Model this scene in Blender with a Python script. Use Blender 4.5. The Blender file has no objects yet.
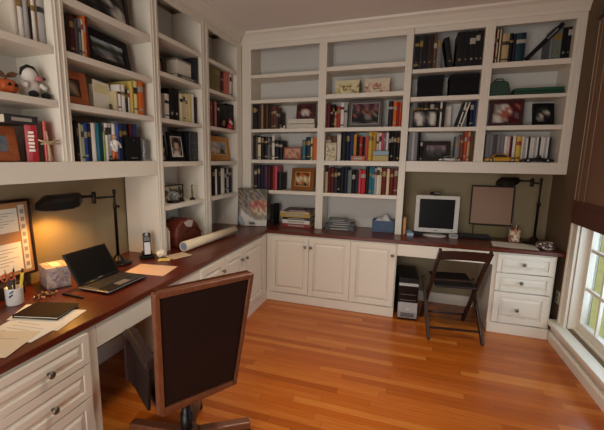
import bpy, bmesh, math, random
from mathutils import Vector, Matrix
random.seed(11)
PI = math.pi
S = bpy.context.scene
COL = S.collection
XL = -.108          # face plane of the left-hand shelving (x)
XW = 2.925          # right wall
CT = .765           # counter top height

# ------------------------------------------------------------------ materials
def lin(c):
    c = c/255.0
    return c/12.92 if c <= .04045 else ((c+.055)/1.055)**2.4
def rgb(h):
    return (lin(int(h[0:2],16)), lin(int(h[2:4],16)), lin(int(h[4:6],16)), 1)
_m = {}
def mat(name, hexc, rough=.5, metal=0, var=.08, scale=20, bump=0, spec=.5, emit=None, es=0):
    if name in _m: return _m[name]
    m = bpy.data.materials.new(name); m.use_nodes = True
    nt = m.node_tree; N = nt.nodes; L = nt.links
    b = N['Principled BSDF']
    c = rgb(hexc)
    tc = N.new('ShaderNodeTexCoord')
    no = N.new('ShaderNodeTexNoise'); no.inputs['Scale'].default_value = scale; no.inputs['Detail'].default_value = 4
    L.new(tc.outputs['Object'], no.inputs['Vector'])
    mx = N.new('ShaderNodeMix'); mx.data_type = 'RGBA'
    mx.inputs[6].default_value = tuple(max(0, x*(1-var)) for x in c[:3])+(1,)
    mx.inputs[7].default_value = tuple(min(1, x*(1+var)) for x in c[:3])+(1,)
    L.new(no.outputs['Fac'], mx.inputs[0]); L.new(mx.outputs[2], b.inputs['Base Color'])
    b.inputs['Roughness'].default_value = rough; b.inputs['Metallic'].default_value = metal
    b.inputs['Specular IOR Level'].default_value = spec
    if bump:
        bp = N.new('ShaderNodeBump'); bp.inputs['Strength'].default_value = bump; bp.inputs['Distance'].default_value = .002
        L.new(no.outputs['Fac'], bp.inputs['Height']); L.new(bp.outputs['Normal'], b.inputs['Normal'])
    if emit:
        b.inputs['Emission Color'].default_value = rgb(emit); b.inputs['Emission Strength'].default_value = es
    _m[name] = m
    return m

def wood(name, dark, light, rough, axis='X', scale=1.0, stretch=14, spec=.5):
    if name in _m: return _m[name]
    m = bpy.data.materials.new(name); m.use_nodes = True
    nt = m.node_tree; N = nt.nodes; L = nt.links; b = N['Principled BSDF']
    tc = N.new('ShaderNodeTexCoord'); mp = N.new('ShaderNodeMapping')
    sc = [stretch*scale]*3; sc['XYZ'.index(axis)] = scale
    mp.inputs['Scale'].default_value = sc
    L.new(tc.outputs['Object'], mp.inputs['Vector'])
    no = N.new('ShaderNodeTexNoise'); no.inputs['Scale'].default_value = 4; no.inputs['Detail'].default_value = 8; no.inputs['Roughness'].default_value = .65
    L.new(mp.outputs['Vector'], no.inputs['Vector'])
    cr = N.new('ShaderNodeValToRGB'); cr.color_ramp.elements[0].position = .3; cr.color_ramp.elements[1].position = .72
    cr.color_ramp.elements[0].color = rgb(dark); cr.color_ramp.elements[1].color = rgb(light)
    L.new(no.outputs['Fac'], cr.inputs['Fac']); L.new(cr.outputs['Color'], b.inputs['Base Color'])
    b.inputs['Roughness'].default_value = rough; b.inputs['Specular IOR Level'].default_value = spec
    _m[name] = m
    return m

def floor_mat():
    m = bpy.data.materials.new('oak_strip_floor'); m.use_nodes = True
    nt = m.node_tree; N = nt.nodes; L = nt.links; b = N['Principled BSDF']
    tc = N.new('ShaderNodeTexCoord')
    def math_(op,a,b=None,c=None):
        q=N.new('ShaderNodeMath'); q.operation=op
        for k,x in enumerate((a,b,c)):
            if x is None: continue
            if isinstance(x,(int,float)): q.inputs[k].default_value=x
            else: L.new(x,q.inputs[k])
        return q.outputs[0]
    sx=N.new('ShaderNodeSeparateXYZ'); L.new(tc.outputs['Object'],sx.inputs[0])
    yy=math_('DIVIDE',sx.outputs[1],.057); row=math_('FLOOR',yy); fy=math_('FRACT',yy)
    w1=N.new('ShaderNodeTexWhiteNoise'); w1.noise_dimensions='1D'; L.new(row,w1.inputs['W'])
    xx=math_('ADD',math_('DIVIDE',sx.outputs[0],.95),math_('MULTIPLY',w1.outputs['Value'],7.3)); pl=math_('FLOOR',xx); fx=math_('FRACT',xx)
    cb=N.new('ShaderNodeCombineXYZ'); L.new(row,cb.inputs[0]); L.new(pl,cb.inputs[1])
    w2=N.new('ShaderNodeTexWhiteNoise'); w2.noise_dimensions='2D'; L.new(cb.outputs[0],w2.inputs['Vector'])
    gap=math_('MAXIMUM',math_('LESS_THAN',fy,.025),math_('LESS_THAN',fx,.0018))
    tone=w2.outputs['Value']
    mp = N.new('ShaderNodeMapping'); mp.inputs['Scale'].default_value = (1.2, 22, 1)
    L.new(tc.outputs['Object'], mp.inputs['Vector'])
    no = N.new('ShaderNodeTexNoise'); no.inputs['Scale'].default_value = 3.5; no.inputs['Detail'].default_value = 7; no.inputs['Roughness'].default_value = .6
    L.new(mp.outputs['Vector'], no.inputs['Vector'])
    cr = N.new('ShaderNodeValToRGB')
    e = cr.color_ramp.elements
    e[0].position = 0; e[0].color = rgb(FLOOR[0]); e[1].position = 1; e[1].color = rgb(FLOOR[2])
    k = e.new(.5); k.color = rgb(FLOOR[1])
    ma = N.new('ShaderNodeMath'); ma.operation = 'MULTIPLY_ADD'; ma.inputs[1].default_value = .42; ma.inputs[2].default_value = .06
    L.new(tone, ma.inputs[0])
    mb = N.new('ShaderNodeMath'); mb.operation = 'MULTIPLY_ADD'; mb.inputs[1].default_value = .45
    L.new(no.outputs['Fac'], mb.inputs[0]); L.new(ma.outputs[0], mb.inputs[2])
    L.new(mb.outputs[0], cr.inputs['Fac'])
    mx = N.new('ShaderNodeMix'); mx.data_type = 'RGBA'; mx.inputs[7].default_value = rgb('3a1a0a')
    L.new(math_('MULTIPLY',gap,.75), mx.inputs[0]); L.new(cr.outputs['Color'], mx.inputs[6]); L.new(mx.outputs[2], b.inputs['Base Color'])
    b.inputs['Roughness'].default_value = .27
    bu = N.new('ShaderNodeBump'); bu.inputs['Strength'].default_value = .25; bu.inputs['Distance'].default_value = .001
    iv = N.new('ShaderNodeMath'); iv.operation = 'SUBTRACT'; iv.inputs[0].default_value = 1
    L.new(gap, iv.inputs[1]); L.new(iv.outputs[0], bu.inputs['Height']); L.new(bu.outputs['Normal'], b.inputs['Normal'])
    return m
FLOOR = ('7a3406', 'ac5616', 'd28a3c')

def woven_mat(name, a, c, scale):
    m = bpy.data.materials.new(name); m.use_nodes = True
    nt = m.node_tree; N = nt.nodes; L = nt.links; b = N['Principled BSDF']
    tc = N.new('ShaderNodeTexCoord')
    w = N.new('ShaderNodeTexWave'); w.bands_direction = 'Z'; w.inputs['Scale'].default_value = scale; w.inputs['Distortion'].default_value = 1.5; w.inputs['Detail'].default_value = 2
    L.new(tc.outputs['Object'], w.inputs['Vector'])
    cr = N.new('ShaderNodeValToRGB'); cr.color_ramp.elements[0].color = rgb(a); cr.color_ramp.elements[1].color = rgb(c)
    L.new(w.outputs['Fac'], cr.inputs['Fac']); L.new(cr.outputs['Color'], b.inputs['Base Color'])
    b.inputs['Roughness'].default_value = .7
    return m

def voro_mat(name, cols, scale, rough=.6):
    if name in _m: return _m[name]
    m = bpy.data.materials.new(name); m.use_nodes = True
    nt = m.node_tree; N = nt.nodes; L = nt.links; b = N['Principled BSDF']
    tc = N.new('ShaderNodeTexCoord'); v = N.new('ShaderNodeTexVoronoi'); v.inputs['Scale'].default_value = scale
    L.new(tc.outputs['Object'], v.inputs['Vector'])
    cr = N.new('ShaderNodeValToRGB'); cr.color_ramp.interpolation = 'CONSTANT'
    e = cr.color_ramp.elements
    e[0].color = rgb(cols[0]); e[1].position = 1/len(cols); e[1].color = rgb(cols[1])
    for i in range(2, len(cols)):
        k = e.new(i/len(cols)); k.color = rgb(cols[i])
    sp = N.new('ShaderNodeSeparateColor'); L.new(v.outputs['Color'], sp.inputs[0])
    L.new(sp.outputs[0], cr.inputs['Fac']); L.new(cr.outputs['Color'], b.inputs['Base Color'])
    b.inputs['Roughness'].default_value = rough
    _m[name] = m
    return m

def print_mat():
    m = bpy.data.materials.new('printed_picture'); m.use_nodes = True
    nt = m.node_tree; N = nt.nodes; L = nt.links; b = N['Principled BSDF']
    a = N.new('ShaderNodeAttribute'); a.attribute_name = 'Col'
    L.new(a.outputs['Color'], b.inputs['Base Color']); b.inputs['Roughness'].default_value = .4; b.inputs['Specular IOR Level'].default_value = .2
    return m
PRINT = print_mat()

WHITE = mat('white_cabinet_paint', 'ded7c9', .42, var=.02, scale=6)
BACKP = mat('pale_back_panel_paint', 'd0ccc6', .55, var=.02, scale=5)
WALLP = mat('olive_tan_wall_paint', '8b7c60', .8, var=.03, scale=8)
WALLR = mat('right_wall_brown', '6a543c', .8, var=.03, scale=8)  # right wall only: darker and browner than the other walls
CEIL = mat('ceiling_paint', 'e4dfd8', .85, var=.02, scale=4)
CHERRY = wood('dark_cherry_counter', '3f1509', '6b2a13', .3, 'Y', 1.2)
CHERRYX = CHERRY
FRW = wood('reddish_brown_wood', '573020', '7d4b2f', .42, 'Z', 2)
DKWOOD = wood('dark_walnut', '180d09', '2e1b12', .45, 'Z', 2, spec=.25)
TERRA = wood('copper_brown_wood', '8a4522', 'b8683a', .45, 'X', 3)
GOLD = mat('antique_gold', 'bd7f2e', .38, .35, .2, 40)
GOLDB = mat('bright_gold_edge', 'e6bc74', .3, .4, .1, 40)
BLK = mat('black_plastic', '0d0c0e', .4, 0, .1, spec=.35)
BLKM = mat('black_matte', '0a090a', .65, 0, .1, spec=.25)
BRONZE = mat('dark_bronze_metal', '1d1613', .38, .6, .1)
LEATH = mat('dark_brown_leather', '1f1311', .5, 0, .18, 60, .25, spec=.18)
LEATHR = mat('red_brown_leather', '5b2214', .42, 0, .15, 30, .2)
ARML = mat('brown_arm_leather', '2a1a18', .5, 0, .1, 40, .1, spec=.25)
SILV = mat('silver_plastic', 'a7a5a6', .35, .2, .04)
GREYP = mat('grey_plastic', '6a6a6c', .45, 0, .05)
MONW = mat('pale_grey_plastic', 'c3bfb8', .45, 0, .03)
SCREEN = mat('dark_screen', '0a0a0b', .35, 0, .05, spec=.2)
NICK = mat('brushed_nickel', '7d776e', .3, .9, .08)
PAPER = mat('white_paper', 'e3dccd', .7, 0, .03, 30)
PAPERP = mat('cream_paper', 'd9c6a8', .7, 0, .04, 30)
PAGES = mat('book_pages', 'd8ccb0', .8, 0, .08, 120)
NOTEY = mat('yellow_note', 'dcc070', .7, 0, .04)
GOLDT = mat('gold_title_foil', '8a713c', .4, .2, .1)
PALET = mat('pale_title_band', 'a09a8e', .5, 0, .1)
DARKT = mat('dark_title_band', '2a2626', .5, 0, .1)
REDT = mat('red_title_band', '9c2a22', .5, 0, .1)
GLASS = None
def glass_mat():
    m = bpy.data.materials.new('window_glass'); m.use_nodes = True
    N = m.node_tree.nodes; L = m.node_tree.links
    N.clear()
    o = N.new('ShaderNodeOutputMaterial'); mix = N.new('ShaderNodeMixShader'); t = N.new('ShaderNodeBsdfTransparent'); g = N.new('ShaderNodeBsdfGlossy')
    g.inputs['Roughness'].default_value = .02; t.inputs['Color'].default_value = (.93,.95,.94,1); mix.inputs[0].default_value = .06
    L.new(t.outputs[0], mix.inputs[1]); L.new(g.outputs[0], mix.inputs[2]); L.new(mix.outputs[0], o.inputs[0])
    return m
GLASS = glass_mat()
CRYS = mat('clear_glass', 'cfd6d6', .08, 0, .02)
CRYS.node_tree.nodes['Principled BSDF'].inputs['Transmission Weight'].default_value = .8

CEIL_W,FRONT_W,SIDE_W,DESK_W,SKY,EXPO = 17,82,25,15,1.0,-0.22
PALETTE = {
 'black':'0e0d10','charcoal':'26252a','dark grey':'454447','grey':'77767a','pale grey':'a9a8a8','dark purple':'221827','dark plum':'2a1822','plum':'43253a','mauve':'8d6a7d',
 'tan and brown':'9b7752','dark brown':'2a1b15','brown':'5b3f2c','umber':'4d3a2b','reddish brown':'6d3526','black and white':'57534e','cream':'d5c8a6','off white':'cfc6b6','white':'dcd8d0',
 'teal':'2c6d80','dark teal':'16303a','orange':'cf6a2a','orange red':'bf4a2a','red orange':'b8472a','navy':'151c34','dark blue':'22305c','royal blue':'2f4396','blue':'3f5fa0','maroon':'4c141b','red':'a02a26',
 'bright red':'b3252a','pink':'c4566a','pale pink':'d8b5ac','salmon pink':'c2695c','dusty pink':'b27a72','rose red':'9a4048','dark red':'5e1718','tan':'b39a72','beige':'c4b690','yellow and red':'c48a35','red and white':'b5534a',
 'yellow':'d0ac3c','ochre':'b58a35','straw yellow':'cbb25a','pale yellow':'d8c98a','pale green':'a3b58c','lime green':'86a35a','grey green':'66726a','olive':'6d6438','gold brown':'8f7040'}

# ------------------------------------------------------------------ mesh building
class MB:
    def __init__(s): s.v=[]; s.f=[]; s.mi=[]; s.sm=[]; s.M=Matrix(); s.cur=0; s.smooth=False
    def add(s, vs, fs, mi=None):
        b=len(s.v); s.v += [tuple(s.M @ Vector(p)) for p in vs]
        for f in fs: s.f.append([b+i for i in f]); s.mi.append(s.cur if mi is None else mi); s.sm.append(s.smooth)
        return s
    def box(s, x0,x1,y0,y1,z0,z1, mi=None):
        if x0>x1: x0,x1=x1,x0
        if y0>y1: y0,y1=y1,y0
        if z0>z1: z0,z1=z1,z0
        v=[(x0,y0,z0),(x1,y0,z0),(x1,y1,z0),(x0,y1,z0),(x0,y0,z1),(x1,y0,z1),(x1,y1,z1),(x0,y1,z1)]
        return s.add(v,[(0,3,2,1),(4,5,6,7),(0,1,5,4),(1,2,6,5),(2,3,7,6),(3,0,4,7)],mi)
    def prism(s, pts, a0, a1, axis='z', mi=None):
        # polygon pts (2-D) extruded along axis
        def P(p,a):
            return {'z':(p[0],p[1],a),'y':(p[0],a,p[1]),'x':(a,p[0],p[1])}[axis]
        n=len(pts); v=[P(p,a0) for p in pts]+[P(p,a1) for p in pts]
        f=[list(range(n))[::-1], list(range(n,2*n))]+[[i,(i+1)%n,n+(i+1)%n,n+i] for i in range(n)]
        return s.add(v,f,mi)
    def lathe(s, prof, n=20, mi=None, smooth=True, c=(0,0,0)):
        v=[];f=[];o=s.smooth; s.smooth=smooth
        for (r,z) in prof:
            for k in range(n): a=2*PI*k/n; v.append((c[0]+r*math.cos(a),c[1]+r*math.sin(a),c[2]+z))
        m=len(prof)
        for i in range(m-1):
            for k in range(n): f.append((i*n+k,i*n+(k+1)%n,(i+1)*n+(k+1)%n,(i+1)*n+k))
        f.append(tuple(range(n))[::-1]); f.append(tuple((m-1)*n+k for k in range(n)))
        s.add(v,f,mi); s.smooth=o; return s
    def tube(s, pts, r, n=10, mi=None, cap=True):
        pts=[Vector(p) for p in pts]; rs = r if isinstance(r,(list,tuple)) else [r]*len(pts)
        v=[];f=[];o=s.smooth; s.smooth=True
        up=None
        for i,p in enumerate(pts):
            d=(pts[min(i+1,len(pts)-1)]-pts[max(i-1,0)]).normalized()
            if up is None: up=Vector((0,0,1)) if abs(d.z)<.9 else Vector((1,0,0))
            a=d.cross(up).normalized(); b=a.cross(d).normalized(); up=b
            for k in range(n):
                t=2*PI*k/n; v.append(tuple(p+rs[i]*(math.cos(t)*a+math.sin(t)*b)))
        for i in range(len(pts)-1):
            for k in range(n): f.append((i*n+k,i*n+(k+1)%n,(i+1)*n+(k+1)%n,(i+1)*n+k))
        if cap: f.append(tuple(range(n))[::-1]); f.append(tuple((len(pts)-1)*n+k for k in range(n)))
        s.add(v,f,mi); s.smooth=o; return s
    def bar(s, p, q, w, h, mi=None, up=(0,0,1)):
        p=Vector(p); q=Vector(q); d=(q-p).normalized(); u=Vector(up)
        a=d.cross(u)
        if a.length<1e-4: a=d.cross(Vector((0,1,0)))
        a.normalize(); b=a.cross(d).normalized()
        v=[tuple(c+sx*a*w/2+sy*b*h/2) for c in (p,q) for sx,sy in ((-1,-1),(1,-1),(1,1),(-1,1))]
        return s.add(v,[(0,1,2,3)[::-1],(4,5,6,7),(0,1,5,4),(1,2,6,5),(2,3,7,6),(3,0,4,7)],mi)
    def ball(s, c, r, n=14, m=8, mi=None, sc=(1,1,1)):
        v=[];f=[];o=s.smooth; s.smooth=True
        for i in range(m+1):
            t=PI*i/m
            for k in range(n):
                a=2*PI*k/n; v.append((c[0]+r*sc[0]*math.sin(t)*math.cos(a),c[1]+r*sc[1]*math.sin(t)*math.sin(a),c[2]-r*sc[2]*math.cos(t)))
        for i in range(m):
            for k in range(n): f.append((i*n+k,i*n+(k+1)%n,(i+1)*n+(k+1)%n,(i+1)*n+k))
        s.add(v,f,mi); s.smooth=o; return s
    def at(s, loc=(0,0,0), rz=0, rx=0, ry=0):
        s.M = Matrix.Translation(loc) @ Matrix.Rotation(rz,4,'Z') @ Matrix.Rotation(ry,4,'Y') @ Matrix.Rotation(rx,4,'X'); return s

def obj(name, mb, mats, parent=None, bevel=0, world=False, seg=2):
    if not isinstance(mats,(list,tuple)): mats=[mats]
    me=bpy.data.meshes.new(name)
    vs=mb.v
    if world and parent is not None:
        l=parent.location; rz=parent.rotation_euler.z
        R=Matrix.Rotation(-rz,4,'Z'); vs=[tuple(R @ (Vector(p)-l)) for p in vs]
    me.from_pydata(vs,[],mb.f)
    for m in mats: me.materials.append(m)
    me.polygons.foreach_set('material_index',mb.mi); me.polygons.foreach_set('use_smooth',mb.sm)
    bm=bmesh.new(); bm.from_mesh(me); bmesh.ops.remove_doubles(bm,verts=bm.verts,dist=1e-5); bmesh.ops.recalc_face_normals(bm,faces=bm.faces); bm.to_mesh(me); bm.free()
    o=bpy.data.objects.new(name,me); COL.objects.link(o)
    if parent is not None: o.parent=parent
    if bevel:
        b=o.modifiers.new('bevel','BEVEL'); b.width=bevel; b.segments=seg; b.limit_method='ANGLE'; b.angle_limit=math.radians(40); b.harden_normals=False
    return o
def tag(o, label=None, cat=None, group=None, kind=None):
    if label: o['label']=label
    if cat: o['category']=cat
    if group: o['group']=group
    if kind: o['kind']=kind
    return o
def thing(name, label, cat, loc=(0,0,0), rz=0, group=None, rx=0, ry=0):
    o=bpy.data.objects.new(name,None); COL.objects.link(o); o.empty_display_size=.05
    o.location=loc; o.rotation_euler=(rx,ry,rz)
    return tag(o,label,cat,group)
def struct(name, mb, m, bevel=0):
    return tag(obj(name,mb,m,None,bevel),kind='structure')
def place(side, s, d, z):
    # a spot on the shelving: s along the run, d in from the face
    return ((s,d,z),0) if side=='B' else ((XL-d,s,z),PI/2)
def rbox(w,d,h): return MB().box(-w/2,w/2,-d/2,d/2,0,h)

# ------------------------------------------------------------------ room shell
W0=-.42; YB=.31; YF=-5.2; ZC=2.80
struct('floor', MB().box(W0-.1,XW+.1,YF-.1,YB+.1,-.06,0), floor_mat())
struct('ceiling', MB().box(W0-.1,XW+.1,YF-.1,YB+.1,ZC,ZC+.08), CEIL)
struct('wall_left', MB().box(W0-.1,W0,YF,YB+.1,0,ZC), WALLP)
struct('wall_back', MB().box(W0,XW+.1,YB,YB+.1,0,ZC), WALLP)
# right wall with the window opening
WY0,WY1,WZ0,WZ1=-1.75,-.40,.19,2.40
mb=MB(); mb.box(XW,XW+.14,WY1,YB,0,ZC); mb.box(XW,XW+.14,YF,WY0,0,ZC); mb.box(XW,XW+.14,WY0,WY1,0,WZ0); mb.box(XW,XW+.14,WY0,WY1,WZ1,ZC)
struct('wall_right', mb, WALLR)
# front wall (behind the camera) with a wide window
FX0,FX1,FZ0,FZ1=.0,1.8,.2,2.2
mb=MB(); mb.box(W0,FX0,YF-.12,YF,0,ZC); mb.box(FX1,XW,YF-.12,YF,0,ZC); mb.box(FX0,FX1,YF-.12,YF,0,FZ0); mb.box(FX0,FX1,YF-.12,YF,FZ1,ZC)
struct('wall_front', mb, WALLP)
mb=MB()
mb.box(FX0-.09,FX0,YF,YF+.02,FZ0-.09,FZ1+.09); mb.box(FX1,FX1+.09,YF,YF+.02,FZ0-.09,FZ1+.09); mb.box(FX0,FX1,YF,YF+.02,FZ1,FZ1+.09); mb.box(FX0,FX1,YF,YF+.02,FZ0-.09,FZ0)
for x in (FX0+.0,FX0+.98,FX1-.04): mb.box(x,x+.04,YF-.08,YF-.04,FZ0,FZ1)
for z in (FZ0,1.2,FZ1-.04): mb.box(FX0,FX1,YF-.08,YF-.04,z,z+.04)
struct('window_2', mb, WHITE, .003)
# crown moulding, back and left
def crown(pts_axis, a0, a1, off, sign):
    prof=[(0,ZC-.11),(.012,ZC-.11),(.016,ZC-.085),(.05,ZC-.035),(.075,ZC-.018),(.08,ZC),(0,ZC)]
    return MB().prism([(off+sign*p[0],p[1]) for p in prof],a0,a1,pts_axis)
struct('trim_1', crown('x',XL,XW,-.001,-1), WHITE)
struct('trim_2', crown('y',YF+.01,-.082,XL+.001,1), WHITE)
# baseboards
BB=[(0,0),(.065,0),(.065,.065),(.055,.08),(0,.08)]
struct('baseboard_right', MB().prism([(XW-.001-p[0],p[1]) for p in BB],YF+.02,YB-.01,'y'), WHITE)
struct('baseboard_back', MB().box(1.83,2.37,YB-.018,YB-.002,.0,.11), WHITE, .003)
struct('baseboard_left', MB().box(W0+.002,W0+.018,-2.50,-1.62,0,.13), WHITE, .003)

# the window: casing, stool, jambs, sash, muntins, panes
win=thing('window_1',None,None,(XW,-1.08,WZ0)); win['kind']='structure'
mb=MB()
mb.box(XW-.022,XW-.001,-.40,-.29,.13,2.52); mb.box(XW-.022,XW-.001,-1.86,-1.75,.13,2.52); mb.box(XW-.022,XW-.001,-1.75,-.40,2.40,2.52)
mb.box(XW-.030,XW-.001,-.318,-.29,.13,2.52)
obj('casing',mb,WHITE,win,.003,True)
mb=MB(); mb.box(XW-.085,XW+.03,-1.9,-.235,.150,.186); mb.box(XW-.055,XW-.001,-1.88,-.255,.095,.150)
obj('window_stool',mb,WHITE,win,.006,True)
mb=MB(); mb.box(XW+.0,XW+.13,-.415,-.401,.187,2.40); mb.box(XW+.0,XW+.13,-1.749,-1.735,.187,2.40); mb.box(XW+.031,XW+.13,-1.735,-.415,.187,.205); mb.box(XW,XW+.13,-1.735,-.415,2.38,2.399)
obj('jamb',mb,WHITE,win,0,True)
mb=MB(); x0,x1=XW+.055,XW+.10
mb.box(x0,x1,-.465,-.416,.206,2.378); mb.box(x0,x1,-1.734,-1.69,.206,2.378); mb.box(x0,x1,-1.69,-.465,.206,.27); mb.box(x0,x1,-1.69,-.465,2.32,2.378); mb.box(x0,x1,-1.69,-.465,1.13,1.18)
obj('sash',mb,WHITE,win,.004,True)
mb=MB()
for z in (.545,.845,1.48,1.78): mb.box(XW+.062,XW+.085,-1.69,-.465,z-.011,z+.011)
for y in (-.68,-.99,-1.30): mb.box(XW+.063,XW+.084,y-.011,y+.011,.27,2.32)
obj('muntin',mb,WHITE,win,.002,True)
mb=MB(); mb.box(XW+.088,XW+.092,-1.69,-.465,.27,2.32)
obj('pane',mb,GLASS,win,0,True)
# outside
struct('ground_outside', MB().box(XW+.2,XW+30,-20,24,-.5,-.4), mat('lawn_green','c2c47e',.9,0,.3,3))

# woven blind over the window
bl=thing('woven_blind','reddish brown woven roman blind half lowered over the window','blind',(XW-.06,-1.08,1.0))
mb=MB(); mb.box(XW-.045,XW-.038,-1.88,-.345,1.20,2.60)
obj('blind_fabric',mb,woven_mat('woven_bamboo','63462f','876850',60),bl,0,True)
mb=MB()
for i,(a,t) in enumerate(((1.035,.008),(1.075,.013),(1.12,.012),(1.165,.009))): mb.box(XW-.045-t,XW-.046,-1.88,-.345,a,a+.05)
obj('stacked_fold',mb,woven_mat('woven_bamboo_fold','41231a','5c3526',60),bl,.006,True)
mb=MB(); mb.box(XW-.070,XW-.046,-1.88,-.345,2.52,2.60)
obj('headrail',mb,mat('blind_headrail','4b2c1c',.5),bl,.003,True)
for i,y in enumerate((-.42,-.52)):
    mb=MB(); mb.tube([(XW-.055,y,2.5),(XW-.055,y-.004,1.21)],.0028,6); obj('lift_cord',mb,mat('blind_cord','9a8468',.7),bl,0,True)
# outlet plate low on the right wall
oo=thing('power_outlet','small pale wall outlet low on brown wall between drawers and window','outlet',(XW-.004,-.17,.36))
mb=MB(); mb.box(XW-.007,XW-.001,-.205,-.135,.305,.415); obj('cover_plate',mb,mat('ivory_plate','c9bfa8',.4),oo,.003,True)
for z in (.338,.382):
    mb=MB(); mb.box(XW-.010,XW-.0075,-.188,-.152,z-.013,z+.013); obj('socket',mb,GREYP,oo,.002,True)

# ------------------------------------------------------------------ built-in shelving
def upright_mb(s0,s1,z0,z1,depth=.30):
    m=MB(); m.box(s0,s1,0,depth,z0,z1)
    w=s1-s0
    m.box(s0+w*.22,s0+w*.34,-.004,0,z0,z1); m.box(s1-w*.34,s1-w*.22,-.004,0,z0,z1)
    return m
def unit(name,label,side,uprights,bays,z0,z1,deck=None,ext=None):
    (loc,rz)=place(side,0,0,0); ea,eb=ext or (uprights[0][0],uprights[-1][1]); mid=(ea+eb)/2
    r=thing(name,label,'bookcase',place(side,mid,0,z0)[0],rz)
    def put(n,m,mt,bev=0):
        m.v=[(x-mid,y,z-z0) for x,y,z in m.v]; return obj(n,m,mt,r,bev)
    for i,(a,b) in enumerate(uprights): put('upright',upright_mb(a,b,deck[0]+.0005 if deck else z0,z1),WHITE,.0015)
    for (a,b,shelves) in bays:
        put('header',MB().box(a+.0005,b-.0005,.0,.020,2.642,z1),WHITE)
        put('back_panel',MB().box(a+.001,b-.001,.288,.300,z0,z1),BACKP)
        for (t,u) in shelves: put('shelf',MB().box(a+.0005,b-.0005,.004,.287,u,t),WHITE,.002)
    if deck: put('bottom_rail',MB().box(ea,eb,-.001,.287,deck[1],deck[0]),WHITE,.002)
    return r
SAB=[(2.065,2.030),(1.797,1.763)]
unit('hutch_shelves','white built-in wall shelves over the left desk, above the lit lamp','L',[(-3.05,-2.99),(-2.275,-2.206)],
     [(-2.99,-2.275,SAB),(-2.206,-1.5035,[(2.345,2.302)]+SAB)],1.378,2.75,(1.480,1.378),(-3.05,-1.5025))
SCD=[(2.400,2.366),(2.135,2.103),(1.800,1.768),(1.475,1.436),(1.135,1.097)]
unit('tall_bookcase','tall white built-in bookcase on the left counter, holding the gold-framed landscape','L',[(-1.50,-1.418),(-.832,-.702),(-.122,-.002)],
     [(-1.418,-.832,SCD),(-.702,-.122,SCD)],CT+.001,2.75)
unit('tall_bookcase','tall white built-in bookcase on the back counter, with gift boxes near its top','B',[(-.106,.0),(.743,.821),(1.563,1.624)],
     [(.0,.743,[(2.385,2.350),(2.126,2.090),(1.820,1.786),(1.491,1.454),(1.159,1.121)]),(.821,1.563,[(2.412,2.370),(2.149,2.107),(1.821,1.783),(1.490,1.443),(1.155,1.119)])],CT+.001,2.75)
unit('hutch_shelves','white built-in wall shelves over the monitor desk, beside the window','B',[(2.204,2.280),(2.850,2.922)],
     [(1.628,2.204,[(2.333,2.299),(2.087,2.047),(1.808,1.772)]),(2.280,2.850,[(2.345,2.300),(2.069,2.041),(1.813,1.775)])],1.395,2.75,(1.4955,1.395),(1.6265,2.922))

# ------------------------------------------------------------------ counter and base cabinets
ct=MB(); pts=[(W0+.002,-3.4),(.30,-3.4),(.30,-.26),(XW-.003,-.26),(XW-.003,YB-.002),(W0+.002,YB-.002)]
ct.prism(pts,.730,CT,'z')
CTOP=thing('countertop','continuous dark cherry wood countertop running round the corner of the room','countertop',(0,0,0)); obj('worktop',ct,CHERRY,CTOP,.006)

def raised_door(s0,s1,z0,z1,y,rail=.05,m=None):
    # frame-and-raised-panel front facing -y at depth y
    m=m or MB(); t=.02
    m.box(s0,s0+rail,y-t,y,z0,z1); m.box(s1-rail,s1,y-t,y,z0,z1); m.box(s0+rail,s1-rail,y-t,y,z0,z0+rail); m.box(s0+rail,s1-rail,y-t,y,z1-rail,z1)
    m.box(s0+rail,s1-rail,y-t+.010,y,z0+rail,z1-rail)
    a=.022; q0,q1,r0,r1=s0+rail+.006,s1-rail-.006,z0+rail+.006,z1-rail-.006
    v=[(q0,y-t+.010,r0),(q1,y-t+.010,r0),(q1,y-t+.010,r1),(q0,y-t+.010,r1),(q0+a,y-t+.001,r0+a),(q1-a,y-t+.001,r0+a),(q1-a,y-t+.001,r1-a),(q0+a,y-t+.001,r1-a)]
    m.add(v,[(4,5,6,7),(0,1,5,4),(1,2,6,5),(2,3,7,6),(3,0,4,7)])
    return m
def knob_mb(s,y,z):
    m=MB(); m.M=Matrix.Translation((s,y,z)) @ Matrix.Rotation(PI/2,4,'X')
    m.lathe([(.0075,0),(.006,.006),(.006,.012),(.013,.017),(.016,.022),(.014,.027),(.006,.030)],14); return m
def cabinet(name,label,loc,rz,s0,s1,depth,fronts,trim=0):
    r=thing(name,label,'cabinet',loc,rz)
    m=MB(); m.box(s0,s1,0,depth,0,.729)
    obj('body',m,WHITE,r,.002)
    m=MB(); m.box(s0,s1-trim,-.014,-.0005,0,.095); obj('plinth',m,WHITE,r,.003)
    for (kind,a,b,z0,z1,kn,rail) in fronts:
        f=obj(kind,raised_door(a,b,z0,z1,-.0005,rail),WHITE,r,.002)
        obj('knob',knob_mb(kn[0],-.0205,kn[1]),NICK,f)
    return r
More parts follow.
